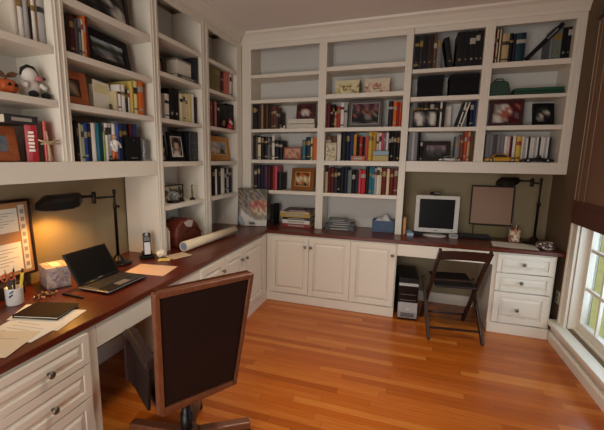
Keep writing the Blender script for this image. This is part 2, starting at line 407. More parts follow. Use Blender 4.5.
# left run: local s = world y, front faces +x
FX=.285
cabinet('drawer_cabinet','white drawer cabinet under papers at near left corner',(FX,0,0),PI/2,-3.38,-2.515,.70,
  [('drawer',-3.36,-2.578,.568,.715,(-2.785,.632),.034),('drawer',-3.36,-2.578,.402,.564,(-2.782,.470),.038),('drawer',-3.36,-2.578,.105,.398,(-2.78,.25),.045)])
cabinet('base_cabinet','white raised-panel base cabinet on left wall behind the office chair',(FX,0,0),PI/2,-1.60,-.2455,.70,
  [('door',-1.585,-1.24,.105,.715,(-1.275,.62),.055),('door',-1.235,-.895,.105,.715,(-.93,.62),.055),('door',-.888,-.37,.105,.715,(-.834,.615),.055)],.0155)
cabinet('base_cabinet','white raised-panel base cabinet with three doors under the back bookcase',(0,-.245,0),0,.286,1.600,.55,
  [('door',.345,.748,.105,.715,(.713,.62),.05),('door',.752,1.168,.105,.715,(.774,.62),.05),('door',1.182,1.590,.105,.715,(1.562,.617),.05)])
cabinet('drawer_cabinet','white cabinet of three drawers beside the window',(0,-.245,0),0,2.395,2.855,.55,
  [('drawer',2.425,2.838,.560,.718,(2.621,.643),.036),('drawer',2.425,2.838,.392,.552,(2.615,.481),.036),('drawer',2.425,2.838,.105,.384,(2.605,.236),.05)])
# aprons over the knee spaces
obj('apron',MB().box(.262,.284,-2.513,-1.602,.603,.7295),WHITE,CTOP,.002)
obj('apron',MB().box(1.602,2.393,-.258,-.238,.618,.7295),WHITE,CTOP,.002)

# ------------------------------------------------------------------ rows of books
def book_mesh(t,d,h,col,noun,side):
    m=MB(); x0,x1=(-t,0) if side<0 else (0,t)
    hard = noun in('book','album')
    bul = min(.006,t*.22) if hard else .0008
    nseg=5
    cuts=[0]; marks=[]
    rr=random.random()
    if rr<.55 and noun not in('disc case','magazine','box file'):
        a=h*random.uniform(.60,.74); b=a+h*random.uniform(.08,.2); marks.append((a,b))
        if rr<.35: a2=h*random.uniform(.08,.16); marks.append((a2,a2+h*.05))
    for a,b in sorted(marks): cuts+= [a,b]
    cuts.append(h)
    xs=[x0+(x1-x0)*i/nseg for i in range(nseg+1)]
    ys=[-bul*math.sin(PI*i/nseg) for i in range(nseg+1)]
    for j in range(len(cuts)-1):
        band=2 if j%2==1 else 0
        v=[(x,y,cuts[j]) for x,y in zip(xs,ys)]+[(x,y,cuts[j+1]) for x,y in zip(xs,ys)]
        m.add(v,[(i,i+1,nseg+2+i,nseg+1+i) for i in range(nseg)],band)
    c=min(.003,t*.2)
    if noun in('disc case',):
        m.box(x0,x1,.0004,d,0,h,0)
    else:
        m.box(x0,x0+c,.0,d,0,h,0); m.box(x1-c,x1,.0,d,0,h,0)
        m.box(x0+c,x1-c,.0004,d-.004,.003,h-.004,1)
        n=nseg+1
        m.add([(x,y,h) for x,y in zip(xs,ys)]+[(x1,.0005,h),(x0,.0005,h)],[tuple(range(n+2))],0)
    if noun in('binder','box file') and t>.02:
        m.M=Matrix.Translation(((x0+x1)/2,-.001,h*.22)) @ Matrix.Rotation(PI/2,4,'X')
        m.lathe([(t*.22,0),(t*.22,.0015)],10,2)
        m.M=Matrix()
    return m
ROWS = [
 ('B1D','B',0.05,1.82,'left back shelf beside maroon-framed photo',[
  (0.001, 0.034, 0.265, 0.159, 0, 'black', 'book', 'black book, first from left on left back shelf beside maroon-framed photo'),
  (0.0365, 0.0185, 0.265, 0.154, 0, 'dark purple', 'book', 'thin dark purple book, second from left on left back shelf beside maroon-framed photo'),
  (0.057, 0.037, 0.265, 0.166, 0, 'dark plum', 'book', 'dark plum book, third from left on left back shelf beside maroon-framed photo'),
  (0.097, 0.027, 0.265, 0.156, 0, 'tan and brown', 'book', 'tan and brown book, fourth from left on left back shelf beside maroon-framed photo'),
  (0.127, 0.025, 0.265, 0.153, 0, 'dark brown', 'book', 'dark brown book, fifth from left on left back shelf beside maroon-framed photo'),
  (0.1535, 0.0275, 0.265, 0.166, 0, 'brown', 'book', 'brown book, sixth from left on left back shelf beside maroon-framed photo'),
  (0.183, 0.029, 0.259, 0.187, 0, 'dark brown', 'book', 'dark brown book, seventh from left on left back shelf beside maroon-framed photo'),
  (0.214, 0.026, 0.248, 0.182, 0, 'umber', 'book', 'umber book, eighth from left on left back shelf beside maroon-framed photo'),
  (0.242, 0.03, 0.241, 0.181, 0, 'reddish brown', 'book', 'reddish brown book, ninth from left on left back shelf beside maroon-framed photo'),
  (0.274, 0.019, 0.197, 0.159, 0, 'dark grey', 'book', 'thin dark grey book, tenth from left on left back shelf beside maroon-framed photo'),
  (0.295, 0.022, 0.185, 0.171, 0, 'dark brown', 'book', 'dark brown book, eleventh from left on left back shelf beside maroon-framed photo'),
 ]),
 ('B1C','B',0.05,1.491,'left back shelf with pink-toned photo',[
  (0.007, 0.025, 0.262, 0.161, 0, 'black', 'book', 'black book, first from left on left back shelf with pink-toned photo'),
  (0.034, 0.025, 0.249, 0.157, 0, 'black and white', 'book', 'black and white book, second from left on left back shelf with pink-toned photo'),
  (0.061, 0.034, 0.242, 0.154, 0, 'cream', 'book', 'cream book, third from left on left back shelf with pink-toned photo'),
  (0.098, 0.032, 0.253, 0.159, 0, 'black', 'book', 'black book, fourth from left on left back shelf with pink-toned photo'),
  (0.134, 0.041, 0.248, 0.187, 0, 'black', 'book', 'black book, fifth from left on left back shelf with pink-toned photo'),
  (0.178, 0.023, 0.236, 0.183, 0, 'grey', 'book', 'grey book, sixth from left on left back shelf with pink-toned photo'),
  (0.203, 0.024, 0.22, 0.182, 0, 'dark grey', 'book', 'dark grey book, seventh from left on left back shelf with pink-toned photo'),
  (0.229, 0.028, 0.26, 0.182, 0, 'white', 'book', 'white book, eighth from left on left back shelf with pink-toned photo'),
  (0.26, 0.044, 0.212, 0.158, 0, 'black', 'book', 'black book, ninth from left on left back shelf with pink-toned photo'),
  (0.307, 0.041, 0.208, 0.162, 0, 'black', 'book', 'black book, tenth from left on left back shelf with pink-toned photo'),
  (0.573, 0.035, 0.213, 0.175, 0, 'teal', 'book', 'teal book, eleventh from left on left back shelf with pink-toned photo'),
  (0.613, 0.05, 0.24, 0.179, 0, 'dark teal', 'book', 'dark teal book, twelfth from left on left back shelf with pink-toned photo'),
  (0.666, 0.02, 0.228, 0.184, 0, 'cream', 'book', 'thin cream book, thirteenth from left on left back shelf with pink-toned photo'),
  (0.691, 0.04, 0.232, 0.185, 0, 'orange', 'book', 'orange book, fourteenth from left on left back shelf with pink-toned photo'),
 ]),
 ('B1B','B',0.05,1.159,'lowest left back shelf beside gold frame',[
  (0.016, 0.033, 0.27, 0.153, 0, 'dark brown', 'book', 'dark brown book, first from left on lowest left back shelf beside gold frame'),
  (0.052, 0.035, 0.266, 0.174, 0, 'dark purple', 'book', 'dark purple book, second from left on lowest left back shelf beside gold frame'),
  (0.091, 0.032, 0.27, 0.177, 0, 'navy', 'book', 'navy book, third from left on lowest left back shelf beside gold frame'),
  (0.127, 0.05, 0.267, 0.17, 0, 'plum', 'book', 'plum book, fourth from left on lowest left back shelf beside gold frame'),
  (0.18, 0.032, 0.261, 0.157, 0, 'maroon', 'book', 'maroon book, fifth from left on lowest left back shelf beside gold frame'),
  (0.216, 0.019, 0.268, 0.169, 0, 'black', 'book', 'thin black book, sixth from left on lowest left back shelf beside gold frame'),
  (0.239, 0.023, 0.265, 0.154, 0, 'red', 'book', 'red book, seventh from left on lowest left back shelf beside gold frame'),
  (0.265, 0.025, 0.266, 0.187, 0, 'pink', 'book', 'pink book, eighth from left on lowest left back shelf beside gold frame'),
  (0.294, 0.047, 0.193, 0.185, 0, 'black', 'book', 'black book, ninth from left on lowest left back shelf beside gold frame'),
 ]),
 ('B2D','B',0.05,1.821,'second back shelf beside large family photo',[
  (0.826, 0.037, 0.244, 0.172, 0, 'dark red', 'book', 'dark red book, first from left on second back shelf beside large family photo'),
  (0.867, 0.02, 0.228, 0.162, 0, 'black', 'book', 'thin black book, second from left on second back shelf beside large family photo'),
  (0.8885, 0.0185, 0.235, 0.186, 0, 'dark brown', 'book', 'thin dark brown book, third from left on second back shelf beside large family photo'),
  (0.909, 0.02, 0.161, 0.173, 0, 'tan', 'book', 'thin tan book, fourth from left on second back shelf beside large family photo'),
  (0.931, 0.038, 0.211, 0.185, 0, 'red', 'book', 'red book, fifth from left on second back shelf beside large family photo'),
  (0.9705, 0.0315, 0.246, 0.184, 0, 'white', 'book', 'white book, sixth from left on second back shelf beside large family photo'),
  (1.004, 0.034, 0.237, 0.17, 0, 'pale grey', 'book', 'pale grey book, seventh from left on second back shelf beside large family photo'),
  (1.433, 0.043, 0.245, 0.167, 0, 'dark purple', 'book', 'dark purple book, eighth from left on second back shelf beside large family photo'),
  (1.479, 0.032, 0.24, 0.174, 0, 'orange', 'book', 'orange book, ninth from left on second back shelf beside large family photo'),
  (1.514, 0.019, 0.232, 0.167, 0, 'red', 'book', 'thin red book, tenth from left on second back shelf beside large family photo'),
  (1.535, 0.02, 0.231, 0.156, 0, 'orange red', 'book', 'thin orange red book, eleventh from left on second back shelf beside large family photo'),
 ]),
 ('B2C','B',0.07,1.49,'crowded middle back shelf above blue basket',[
  (0.823, 0.056, 0.256, 0.162, 0, 'brown', 'book', 'thick brown book, first from left on crowded middle back shelf above blue basket'),
  (0.882, 0.054, 0.252, 0.183, 0, 'brown', 'book', 'brown book, second from left on crowded middle back shelf above blue basket'),
  (0.939, 0.04, 0.262, 0.152, 0, 'white', 'book', 'white book, third from left on crowded middle back shelf above blue basket'),
  (0.982, 0.051, 0.284, 0.152, 0, 'black', 'book', 'black book, fourth from left on crowded middle back shelf above blue basket'),
  (1.036, 0.033, 0.283, 0.175, 0, 'navy', 'book', 'navy book, fifth from left on crowded middle back shelf above blue basket'),
  (1.072, 0.034, 0.283, 0.161, 0, 'dark blue', 'book', 'dark blue book, sixth from left on crowded middle back shelf above blue basket'),
  (1.11, 0.029, 0.268, 0.171, 0, 'yellow and red', 'book', 'yellow and red book, seventh from left on crowded middle back shelf above blue basket'),
  (1.143, 0.022, 0.238, 0.169, 0, 'black', 'book', 'black book, eighth from left on crowded middle back shelf above blue basket'),
  (1.168, 0.031, 0.245, 0.164, 0, 'red', 'book', 'red book, ninth from left on crowded middle back shelf above blue basket'),
  (1.202, 0.019, 0.24, 0.19, 0, 'black', 'book', 'thin black book, tenth from left on crowded middle back shelf above blue basket'),
  (1.224, 0.034, 0.244, 0.158, 0, 'red and white', 'book', 'red and white book, eleventh from left on crowded middle back shelf above blue basket'),
  (1.26, 0.034, 0.288, 0.167, 0, 'yellow', 'book', 'yellow book, twelfth from left on crowded middle back shelf above blue basket'),
  (1.297, 0.037, 0.288, 0.158, 0, 'ochre', 'book', 'ochre book, thirteenth from left on crowded middle back shelf above blue basket'),
  (1.337, 0.022, 0.28, 0.175, 0, 'pale pink', 'book', 'pale pink book, fourteenth from left on crowded middle back shelf above blue basket'),
  (1.361, 0.02, 0.279, 0.161, 0, 'white', 'book', 'thin white book, fifteenth from left on crowded middle back shelf above blue basket'),
  (1.384, 0.02, 0.279, 0.164, 0, 'pink', 'book', 'thin pink book, sixteenth from left on crowded middle back shelf above blue basket'),
  (1.4055, 0.0195, 0.276, 0.18, 0, 'mauve', 'book', 'thin mauve book, seventeenth from left on crowded middle back shelf above blue basket'),
  (1.428, 0.021, 0.278, 0.163, 0, 'white', 'book', 'white book, eighteenth from left on crowded middle back shelf above blue basket'),
  (1.452, 0.021, 0.285, 0.172, 0, 'black', 'book', 'black book, nineteenth from left on crowded middle back shelf above blue basket'),
  (1.475, 0.021, 0.281, 0.186, 0, 'black', 'book', 'thin black book, twentieth from left on crowded middle back shelf above blue basket'),
  (1.499, 0.028, 0.277, 0.154, 0, 'dark brown', 'book', 'dark brown book, twenty-first from left on crowded middle back shelf above blue basket'),
  (1.529, 0.03, 0.277, 0.152, 0, 'black', 'book', 'black book, twenty-second from left on crowded middle back shelf above blue basket'),
 ]),
 ('B2B','B',0.05,1.155,'lowest full back shelf above blue basket',[
  (0.832, 0.026, 0.217, 0.159, 0, 'tan', 'book', 'tan book, first from left on lowest full back shelf above blue basket'),
  (0.86, 0.029, 0.264, 0.181, 0, 'maroon', 'book', 'maroon book, second from left on lowest full back shelf above blue basket'),
  (0.892, 0.029, 0.263, 0.175, 0, 'dark red', 'book', 'dark red book, third from left on lowest full back shelf above blue basket'),
  (0.924, 0.038, 0.25, 0.159, 0, 'charcoal', 'book', 'charcoal book, fourth from left on lowest full back shelf above blue basket'),
  (0.965, 0.023, 0.254, 0.163, 0, 'black', 'book', 'black book, fifth from left on lowest full back shelf above blue basket'),
  (0.991, 0.036, 0.267, 0.157, 0, 'black', 'book', 'black book, sixth from left on lowest full back shelf above blue basket'),
  (1.03, 0.035, 0.267, 0.168, 0, 'navy', 'book', 'navy book, seventh from left on lowest full back shelf above blue basket'),
  (1.069, 0.038, 0.238, 0.152, 0, 'grey green', 'book', 'grey green book, eighth from left on lowest full back shelf above blue basket'),
  (1.11, 0.032, 0.246, 0.178, 0, 'black', 'book', 'black book, ninth from left on lowest full back shelf above blue basket'),
  (1.145, 0.032, 0.239, 0.186, 0, 'charcoal', 'book', 'charcoal book, tenth from left on lowest full back shelf above blue basket'),
  (1.18, 0.018, 0.247, 0.188, 0, 'pink', 'book', 'thin pink book, eleventh from left on lowest full back shelf above blue basket'),
  (1.201, 0.046, 0.24, 0.179, 0, 'bright red', 'book', 'bright red book, twelfth from left on lowest full back shelf above blue basket'),
  (1.249, 0.031, 0.279, 0.188, 0, 'black', 'book', 'black book, thirteenth from left on lowest full back shelf above blue basket'),
  (1.283, 0.025, 0.279, 0.151, 0, 'teal', 'book', 'teal book, fourteenth from left on lowest full back shelf above blue basket'),
  (1.31, 0.025, 0.278, 0.162, 0, 'teal', 'book', 'teal book, fifteenth from left on lowest full back shelf above blue basket'),
  (1.338, 0.019, 0.265, 0.189, 0, 'pale grey', 'book', 'thin pale grey book, sixteenth from left on lowest full back shelf above blue basket'),
  (1.36, 0.022, 0.273, 0.181, 0, 'white', 'book', 'white book, seventeenth from left on lowest full back shelf above blue basket'),
  (1.3835, 0.0195, 0.271, 0.166, 0, 'cream', 'book', 'thin cream book, eighteenth from left on lowest full back shelf above blue basket'),
  (1.406, 0.045, 0.267, 0.188, 0, 'dark red', 'book', 'dark red book, nineteenth from left on lowest full back shelf above blue basket'),
  (1.454, 0.026, 0.26, 0.175, 0, 'cream', 'book', 'cream book, twentieth from left on lowest full back shelf above blue basket'),
  (1.483, 0.039, 0.261, 0.183, 0, 'dark red', 'book', 'dark red book, twenty-first from left on lowest full back shelf above blue basket'),
  (1.525, 0.033, 0.262, 0.162, 0, 'reddish brown', 'book', 'reddish brown book, twenty-second from left on lowest full back shelf above blue basket'),
 ]),
 ('B3E','B',0.04,2.333,'top shelf of black binders, upper right',[
  (1.637, 0.039, 0.299, 0.228, 0, 'black', 'binder', 'black binder, first from left on top shelf of black binders, upper right'),
  (1.679, 0.029, 0.299, 0.238, 0, 'charcoal', 'binder', 'charcoal binder, second from left on top shelf of black binders, upper right'),
  (1.711, 0.036, 0.299, 0.225, 0, 'black', 'binder', 'black binder, third from left on top shelf of black binders, upper right'),
  (1.749, 0.048, 0.299, 0.235, 0, 'dark brown', 'binder', 'dark brown binder, fourth from left on top shelf of black binders, upper right'),
  (1.8, 0.026, 0.299, 0.245, 0, 'brown', 'binder', 'brown binder, fifth from left on top shelf of black binders, upper right'),
  (1.83, 0.035, 0.255, 0.233, 0, 'grey', 'binder', 'grey binder, sixth from left on top shelf of black binders, upper right'),
  (1.931, 0.044, 0.27, 0.22, -11, 'black', 'binder', 'black binder, seventh from left on top shelf of black binders, upper right'),
  (1.991, 0.058, 0.299, 0.222, 0, 'black', 'binder', 'thick black binder, eighth from left on top shelf of black binders, upper right'),
  (2.051, 0.039, 0.299, 0.227, 0, 'black', 'binder', 'black binder, ninth from left on top shelf of black binders, upper right'),
  (2.093, 0.045, 0.298, 0.245, 0, 'black', 'binder', 'black binder, tenth from left on top shelf of black binders, upper right'),
  (2.14, 0.033, 0.299, 0.235, 0, 'black', 'binder', 'black binder, eleventh from left on top shelf of black binders, upper right'),
  (2.175, 0.027, 0.299, 0.232, 0, 'black', 'binder', 'black binder, twelfth from left on top shelf of black binders, upper right'),
 ]),
 ('B3C','B',0.082,1.808,'right-hand shelf behind black and white photo',[
  (1.651, 0.045, 0.234, 0.154, 0, 'grey', 'book', 'grey book, first from left on right-hand shelf behind black and white photo'),
  (1.698, 0.024, 0.234, 0.189, 0, 'charcoal', 'book', 'charcoal book, second from left on right-hand shelf behind black and white photo'),
  (1.725, 0.024, 0.234, 0.167, 0, 'charcoal', 'book', 'charcoal book, third from left on right-hand shelf behind black and white photo'),
  (1.751, 0.051, 0.234, 0.158, 0, 'dark brown', 'book', 'dark brown book, fourth from left on right-hand shelf behind black and white photo'),
  (1.809, 0.038, 0.233, 0.152, 0, 'navy', 'book', 'navy book, fifth from left on right-hand shelf behind black and white photo'),
  (1.85, 0.036, 0.232, 0.152, 0, 'dark purple', 'book', 'dark purple book, sixth from left on right-hand shelf behind black and white photo'),
  (1.899, 0.016, 0.234, 0.157, 0, 'white', 'book', 'thin white book, seventh from left on right-hand shelf behind black and white photo'),
  (1.918, 0.025, 0.234, 0.177, 0, 'dark brown', 'book', 'dark brown book, eighth from left on right-hand shelf behind black and white photo'),
  (2.036, 0.018, 0.229, 0.156, 14, 'black', 'binder', 'thin black binder, ninth from left on right-hand shelf behind black and white photo'),
  (2.0553, 0.01, 0.232, 0.152, 14, 'white', 'binder', 'thin white binder, tenth from left on right-hand shelf behind black and white photo'),
  (2.0668, 0.015, 0.231, 0.17, 14, 'dark brown', 'binder', 'thin dark brown binder, eleventh from left on right-hand shelf behind black and white photo'),
  (2.0831, 0.011, 0.231, 0.16, 14, 'white', 'binder', 'thin white binder, twelfth from left on right-hand shelf behind black and white photo'),
  (2.153, 0.027, 0.229, 0.19, 0, 'navy', 'book', 'navy book, thirteenth from left on right-hand shelf behind black and white photo'),
  (2.182, 0.02, 0.234, 0.155, 0, 'dark blue', 'book', 'thin dark blue book, fourteenth from left on right-hand shelf behind black and white photo'),
 ]),
 ('B3B','B',0.05,1.495,'shelf above the monitor',[
  (1.643, 0.025, 0.273, 0.171, 0, 'grey', 'magazine', 'grey magazine, first from left on shelf above the monitor'),
  (1.6695, 0.0225, 0.273, 0.181, 0, 'pale grey', 'magazine', 'pale grey magazine, second from left on shelf above the monitor'),
  (1.6935, 0.0255, 0.273, 0.166, 0, 'grey', 'magazine', 'grey magazine, third from left on shelf above the monitor'),
  (1.721, 0.019, 0.273, 0.19, 0, 'black', 'book', 'thin black book, fourth from left on shelf above the monitor'),
  (1.746, 0.022, 0.192, 0.169, 0, 'black', 'book', 'black book, fifth from left on shelf above the monitor'),
  (2.049, 0.037, 0.231, 0.16, 0, 'grey', 'book', 'grey book, sixth from left on shelf above the monitor'),
  (2.088, 0.035, 0.244, 0.166, 0, 'reddish brown', 'book', 'reddish brown book, seventh from left on shelf above the monitor'),
  (2.1245, 0.0215, 0.273, 0.151, 0, 'red orange', 'book', 'red orange book, eighth from left on shelf above the monitor'),
  (2.149, 0.022, 0.27, 0.167, 0, 'tan', 'book', 'tan book, ninth from left on shelf above the monitor'),
  (2.174, 0.028, 0.249, 0.16, 0, 'brown', 'book', 'brown book, tenth from left on shelf above the monitor'),
 ]),
 ('B4E','B',0.062,2.345,'uppermost shelf with slanted black binder',[
  (2.285, 0.02, 0.287, 0.223, 0, 'dark red', 'book', 'thin dark red book, first from left on uppermost shelf with slanted black binder'),
  (2.308, 0.009, 0.287, 0.223, 0, 'cream', 'book', 'thin cream book, second from left on uppermost shelf with slanted black binder'),
  (2.3185, 0.0085, 0.287, 0.22, 0, 'maroon', 'book', 'thin maroon book, third from left on uppermost shelf with slanted black binder'),
  (2.329, 0.009, 0.287, 0.201, 0, 'cream', 'book', 'thin cream book, fourth from left on uppermost shelf with slanted black binder'),
  (2.34, 0.009, 0.287, 0.21, 0, 'brown', 'book', 'thin brown book, fifth from left on uppermost shelf with slanted black binder'),
  (2.351, 0.052, 0.246, 0.21, 0, 'tan', 'book', 'tan book, sixth from left on uppermost shelf with slanted black binder'),
  (2.405, 0.029, 0.244, 0.208, 0, 'black', 'book', 'black book, seventh from left on uppermost shelf with slanted black binder'),
  (2.436, 0.019, 0.239, 0.209, 0, 'navy', 'book', 'thin navy book, eighth from left on uppermost shelf with slanted black binder'),
  (2.457, 0.07, 0.241, 0.223, 0, 'dark teal', 'book', 'thick dark teal book, ninth from left on uppermost shelf with slanted black binder'),
  (2.705, 0.019, 0.225, 0.206, 0, 'grey', 'book', 'thin grey book, tenth from left on uppermost shelf with slanted black binder'),
  (2.7255, 0.0575, 0.265, 0.202, 0, 'grey green', 'binder', 'thick grey green binder, eleventh from left on uppermost shelf with slanted black binder'),
  (2.785, 0.037, 0.253, 0.223, 0, 'black', 'binder', 'black binder, twelfth from left on uppermost shelf with slanted black binder'),
  (2.824, 0.024, 0.256, 0.223, 0, 'black', 'binder', 'black binder, thirteenth from left on uppermost shelf with slanted black binder'),
 ]),
 ('B4B','B',0.1,1.499,'lower right shelf behind yellow toy car',[
  (2.309, 0.029, 0.245, 0.16, 0, 'grey', 'disc case', 'grey disc case, first from left on lower right shelf behind yellow toy car'),
  (2.34, 0.027, 0.242, 0.136, 0, 'grey', 'disc case', 'grey disc case, second from left on lower right shelf behind yellow toy car'),
  (2.369, 0.029, 0.242, 0.156, 0, 'dark grey', 'disc case', 'dark grey disc case, third from left on lower right shelf behind yellow toy car'),
  (2.4, 0.026, 0.247, 0.146, 0, 'grey', 'disc case', 'grey disc case, fourth from left on lower right shelf behind yellow toy car'),
  (2.429, 0.026, 0.237, 0.152, 0, 'grey', 'disc case', 'grey disc case, fifth from left on lower right shelf behind yellow toy car'),
  (2.46, 0.02, 0.224, 0.15, 0, 'white', 'disc case', 'thin white disc case, sixth from left on lower right shelf behind yellow toy car'),
  (2.482, 0.019, 0.221, 0.14, 0, 'pale pink', 'disc case', 'thin pale pink disc case, seventh from left on lower right shelf behind yellow toy car'),
  (2.503, 0.019, 0.217, 0.124, 0, 'maroon', 'disc case', 'thin maroon disc case, eighth from left on lower right shelf behind yellow toy car'),
  (2.524, 0.021, 0.23, 0.128, 0, 'white', 'disc case', 'thin white disc case, ninth from left on lower right shelf behind yellow toy car'),
  (2.552, 0.039, 0.223, 0.155, 0, 'yellow', 'book', 'yellow book, tenth from left on lower right shelf behind yellow toy car'),
  (2.595, 0.013, 0.221, 0.156, 0, 'white', 'disc case', 'thin white disc case, eleventh from left on lower right shelf behind yellow toy car'),
  (2.611, 0.014, 0.217, 0.157, 0, 'pale grey', 'disc case', 'thin pale grey disc case, twelfth from left on lower right shelf behind yellow toy car'),
  (2.627, 0.014, 0.213, 0.133, 0, 'white', 'disc case', 'thin white disc case, thirteenth from left on lower right shelf behind yellow toy car'),
  (2.643, 0.013, 0.221, 0.146, 0, 'charcoal', 'disc case', 'thin charcoal disc case, fourteenth from left on lower right shelf behind yellow toy car'),
  (2.659, 0.013, 0.217, 0.152, 0, 'white', 'disc case', 'thin white disc case, fifteenth from left on lower right shelf behind yellow toy car'),
  (2.675, 0.013, 0.213, 0.146, 0, 'white', 'disc case', 'thin white disc case, sixteenth from left on lower right shelf behind yellow toy car'),
  (2.69, 0.014, 0.22, 0.153, 0, 'pale grey', 'disc case', 'thin pale grey disc case, seventeenth from left on lower right shelf behind yellow toy car'),
  (2.706, 0.014, 0.216, 0.141, 0, 'white', 'disc case', 'thin white disc case, eighteenth from left on lower right shelf behind yellow toy car'),
  (2.722, 0.014, 0.212, 0.146, 0, 'charcoal', 'disc case', 'thin charcoal disc case, nineteenth from left on lower right shelf behind yellow toy car'),
  (2.7375, 0.0135, 0.22, 0.147, 0, 'white', 'disc case', 'thin white disc case, twentieth from left on lower right shelf behind yellow toy car'),
  (2.753, 0.014, 0.216, 0.131, 0, 'white', 'disc case', 'thin white disc case, twenty-first from left on lower right shelf behind yellow toy car'),
  (2.769, 0.013, 0.212, 0.157, 0, 'pale grey', 'disc case', 'thin pale grey disc case, twenty-second from left on lower right shelf behind yellow toy car'),
  (2.784, 0.013, 0.219, 0.158, 0, 'white', 'disc case', 'thin white disc case, twenty-third from left on lower right shelf behind yellow toy car'),
  (2.8, 0.013, 0.215, 0.123, 0, 'charcoal', 'disc case', 'thin charcoal disc case, twenty-fourth from left on lower right shelf behind yellow toy car'),
 ]),
 ('LAF','L',0.05,2.065,'topmost shelf at far left, above plush',[
  (-2.45, 0.029, 0.204, 0.219, 0, 'off white', 'album', 'off white album, first from left on topmost shelf at far left, above plush'),
  (-2.4195, 0.0275, 0.21, 0.218, 0, 'white', 'album', 'white album, second from left on topmost shelf at far left, above plush'),
  (-2.3905, 0.0265, 0.215, 0.207, 0, 'pale grey', 'album', 'pale grey album, third from left on topmost shelf at far left, above plush'),
  (-2.362, 0.012, 0.224, 0.182, 0, 'dark brown', 'album', 'thin dark brown album, fourth from left on topmost shelf at far left, above plush'),
  (-2.3485, 0.0205, 0.224, 0.216, 0, 'white', 'album', 'thin white album, fifth from left on topmost shelf at far left, above plush'),
  (-2.326, 0.006, 0.231, 0.185, 0, 'gold brown', 'album', 'thin gold brown album, sixth from left on topmost shelf at far left, above plush'),
  (-2.317, 0.04, 0.234, 0.219, 0, 'pale grey', 'album', 'pale grey album, seventh from left on topmost shelf at far left, above plush'),
 ]),
 ('LB1','L',0.04,2.065,'upper left shelf beside black landscape frame',[
  (-2.164, 0.024, 0.192, 0.207, 0, 'dark brown', 'book', 'dark brown book, first from left on upper left shelf beside black landscape frame'),
  (-2.138, 0.029, 0.2, 0.182, 0, 'maroon', 'book', 'maroon book, second from left on upper left shelf beside black landscape frame'),
  (-2.107, 0.024, 0.194, 0.187, 0, 'dark grey', 'book', 'dark grey book, third from left on upper left shelf beside black landscape frame'),
  (-2.081, 0.018, 0.203, 0.205, 0, 'grey', 'book', 'thin grey book, fourth from left on upper left shelf beside black landscape frame'),
  (-2.061, 0.014, 0.208, 0.203, 0, 'cream', 'book', 'thin cream book, fifth from left on upper left shelf beside black landscape frame'),
  (-2.044, 0.014, 0.23, 0.21, 0, 'orange', 'book', 'thin orange book, sixth from left on upper left shelf beside black landscape frame'),
  (-2.028, 0.014, 0.23, 0.217, 0, 'dark red', 'book', 'thin dark red book, seventh from left on upper left shelf beside black landscape frame'),
 ]),
 ('LB2','L',0.04,1.797,'left shelf beside copper-coloured frame',[
  (-1.835, 0.023, 0.125, 0.189, 0, 'beige', 'book', 'beige book, first from left on left shelf beside copper-coloured frame'),
  (-1.808, 0.029, 0.169, 0.18, 0, 'white', 'book', 'white book, second from left on left shelf beside copper-coloured frame'),
  (-1.776, 0.034, 0.175, 0.217, 0, 'white', 'book', 'white book, third from left on left shelf beside copper-coloured frame'),
  (-1.7405, 0.0215, 0.151, 0.181, 0, 'charcoal', 'book', 'charcoal book, fourth from left on left shelf beside copper-coloured frame'),
  (-1.7175, 0.0175, 0.149, 0.215, 0, 'white', 'book', 'thin white book, fifth from left on left shelf beside copper-coloured frame'),
  (-1.695, 0.032, 0.211, 0.185, 0, 'straw yellow', 'book', 'straw yellow book, sixth from left on left shelf beside copper-coloured frame'),
  (-1.66, 0.037, 0.221, 0.212, 0, 'pale yellow', 'book', 'pale yellow book, seventh from left on left shelf beside copper-coloured frame'),
  (-1.617, 0.055, 0.228, 0.211, 0, 'orange', 'book', 'orange book, eighth from left on left shelf beside copper-coloured frame'),
 ]),
 ('LB3','L',0.06,1.48,'left shelf above desk lamp',[
  (-2.141, 0.014, 0.231, 0.195, 0, 'black', 'book', 'thin black book, first from left on left shelf above desk lamp'),
  (-2.125, 0.011, 0.228, 0.182, 0, 'dark brown', 'book', 'thin dark brown book, second from left on left shelf above desk lamp'),
  (-2.112, 0.013, 0.218, 0.195, 0, 'white', 'book', 'thin white book, third from left on left shelf above desk lamp'),
  (-2.097, 0.019, 0.212, 0.168, 0, 'pale green', 'book', 'thin pale green book, fourth from left on left shelf above desk lamp'),
  (-2.076, 0.023, 0.223, 0.187, 0, 'royal blue', 'book', 'royal blue book, fifth from left on left shelf above desk lamp'),
  (-2.05, 0.023, 0.224, 0.173, 0, 'navy', 'book', 'navy book, sixth from left on left shelf above desk lamp'),
  (-2.024, 0.031, 0.228, 0.196, 0, 'white', 'book', 'white book, seventh from left on left shelf above desk lamp'),
  (-1.99, 0.029, 0.231, 0.191, 0, 'teal', 'book', 'teal book, eighth from left on left shelf above desk lamp'),
  (-1.958, 0.021, 0.232, 0.179, 0, 'dark teal', 'book', 'thin dark teal book, ninth from left on left shelf above desk lamp'),
  (-1.9355, 0.0155, 0.185, 0.181, 0, 'lime green', 'book', 'thin lime green book, tenth from left on left shelf above desk lamp'),
  (-1.915, 0.023, 0.236, 0.161, 0, 'white', 'book', 'white book, eleventh from left on left shelf above desk lamp'),
  (-1.889, 0.028, 0.238, 0.161, 0, 'pale grey', 'book', 'pale grey book, twelfth from left on left shelf above desk lamp'),
  (-1.859, 0.029, 0.238, 0.184, 0, 'white', 'book', 'white book, thirteenth from left on left shelf above desk lamp'),
  (-1.827, 0.03, 0.241, 0.18, 0, 'blue', 'book', 'blue book, fourteenth from left on left shelf above desk lamp'),
  (-1.794, 0.03, 0.243, 0.195, 0, 'dark blue', 'book', 'dark blue book, fifteenth from left on left shelf above desk lamp'),
  (-1.761, 0.04, 0.247, 0.184, 0, 'navy', 'book', 'navy book, sixteenth from left on left shelf above desk lamp'),
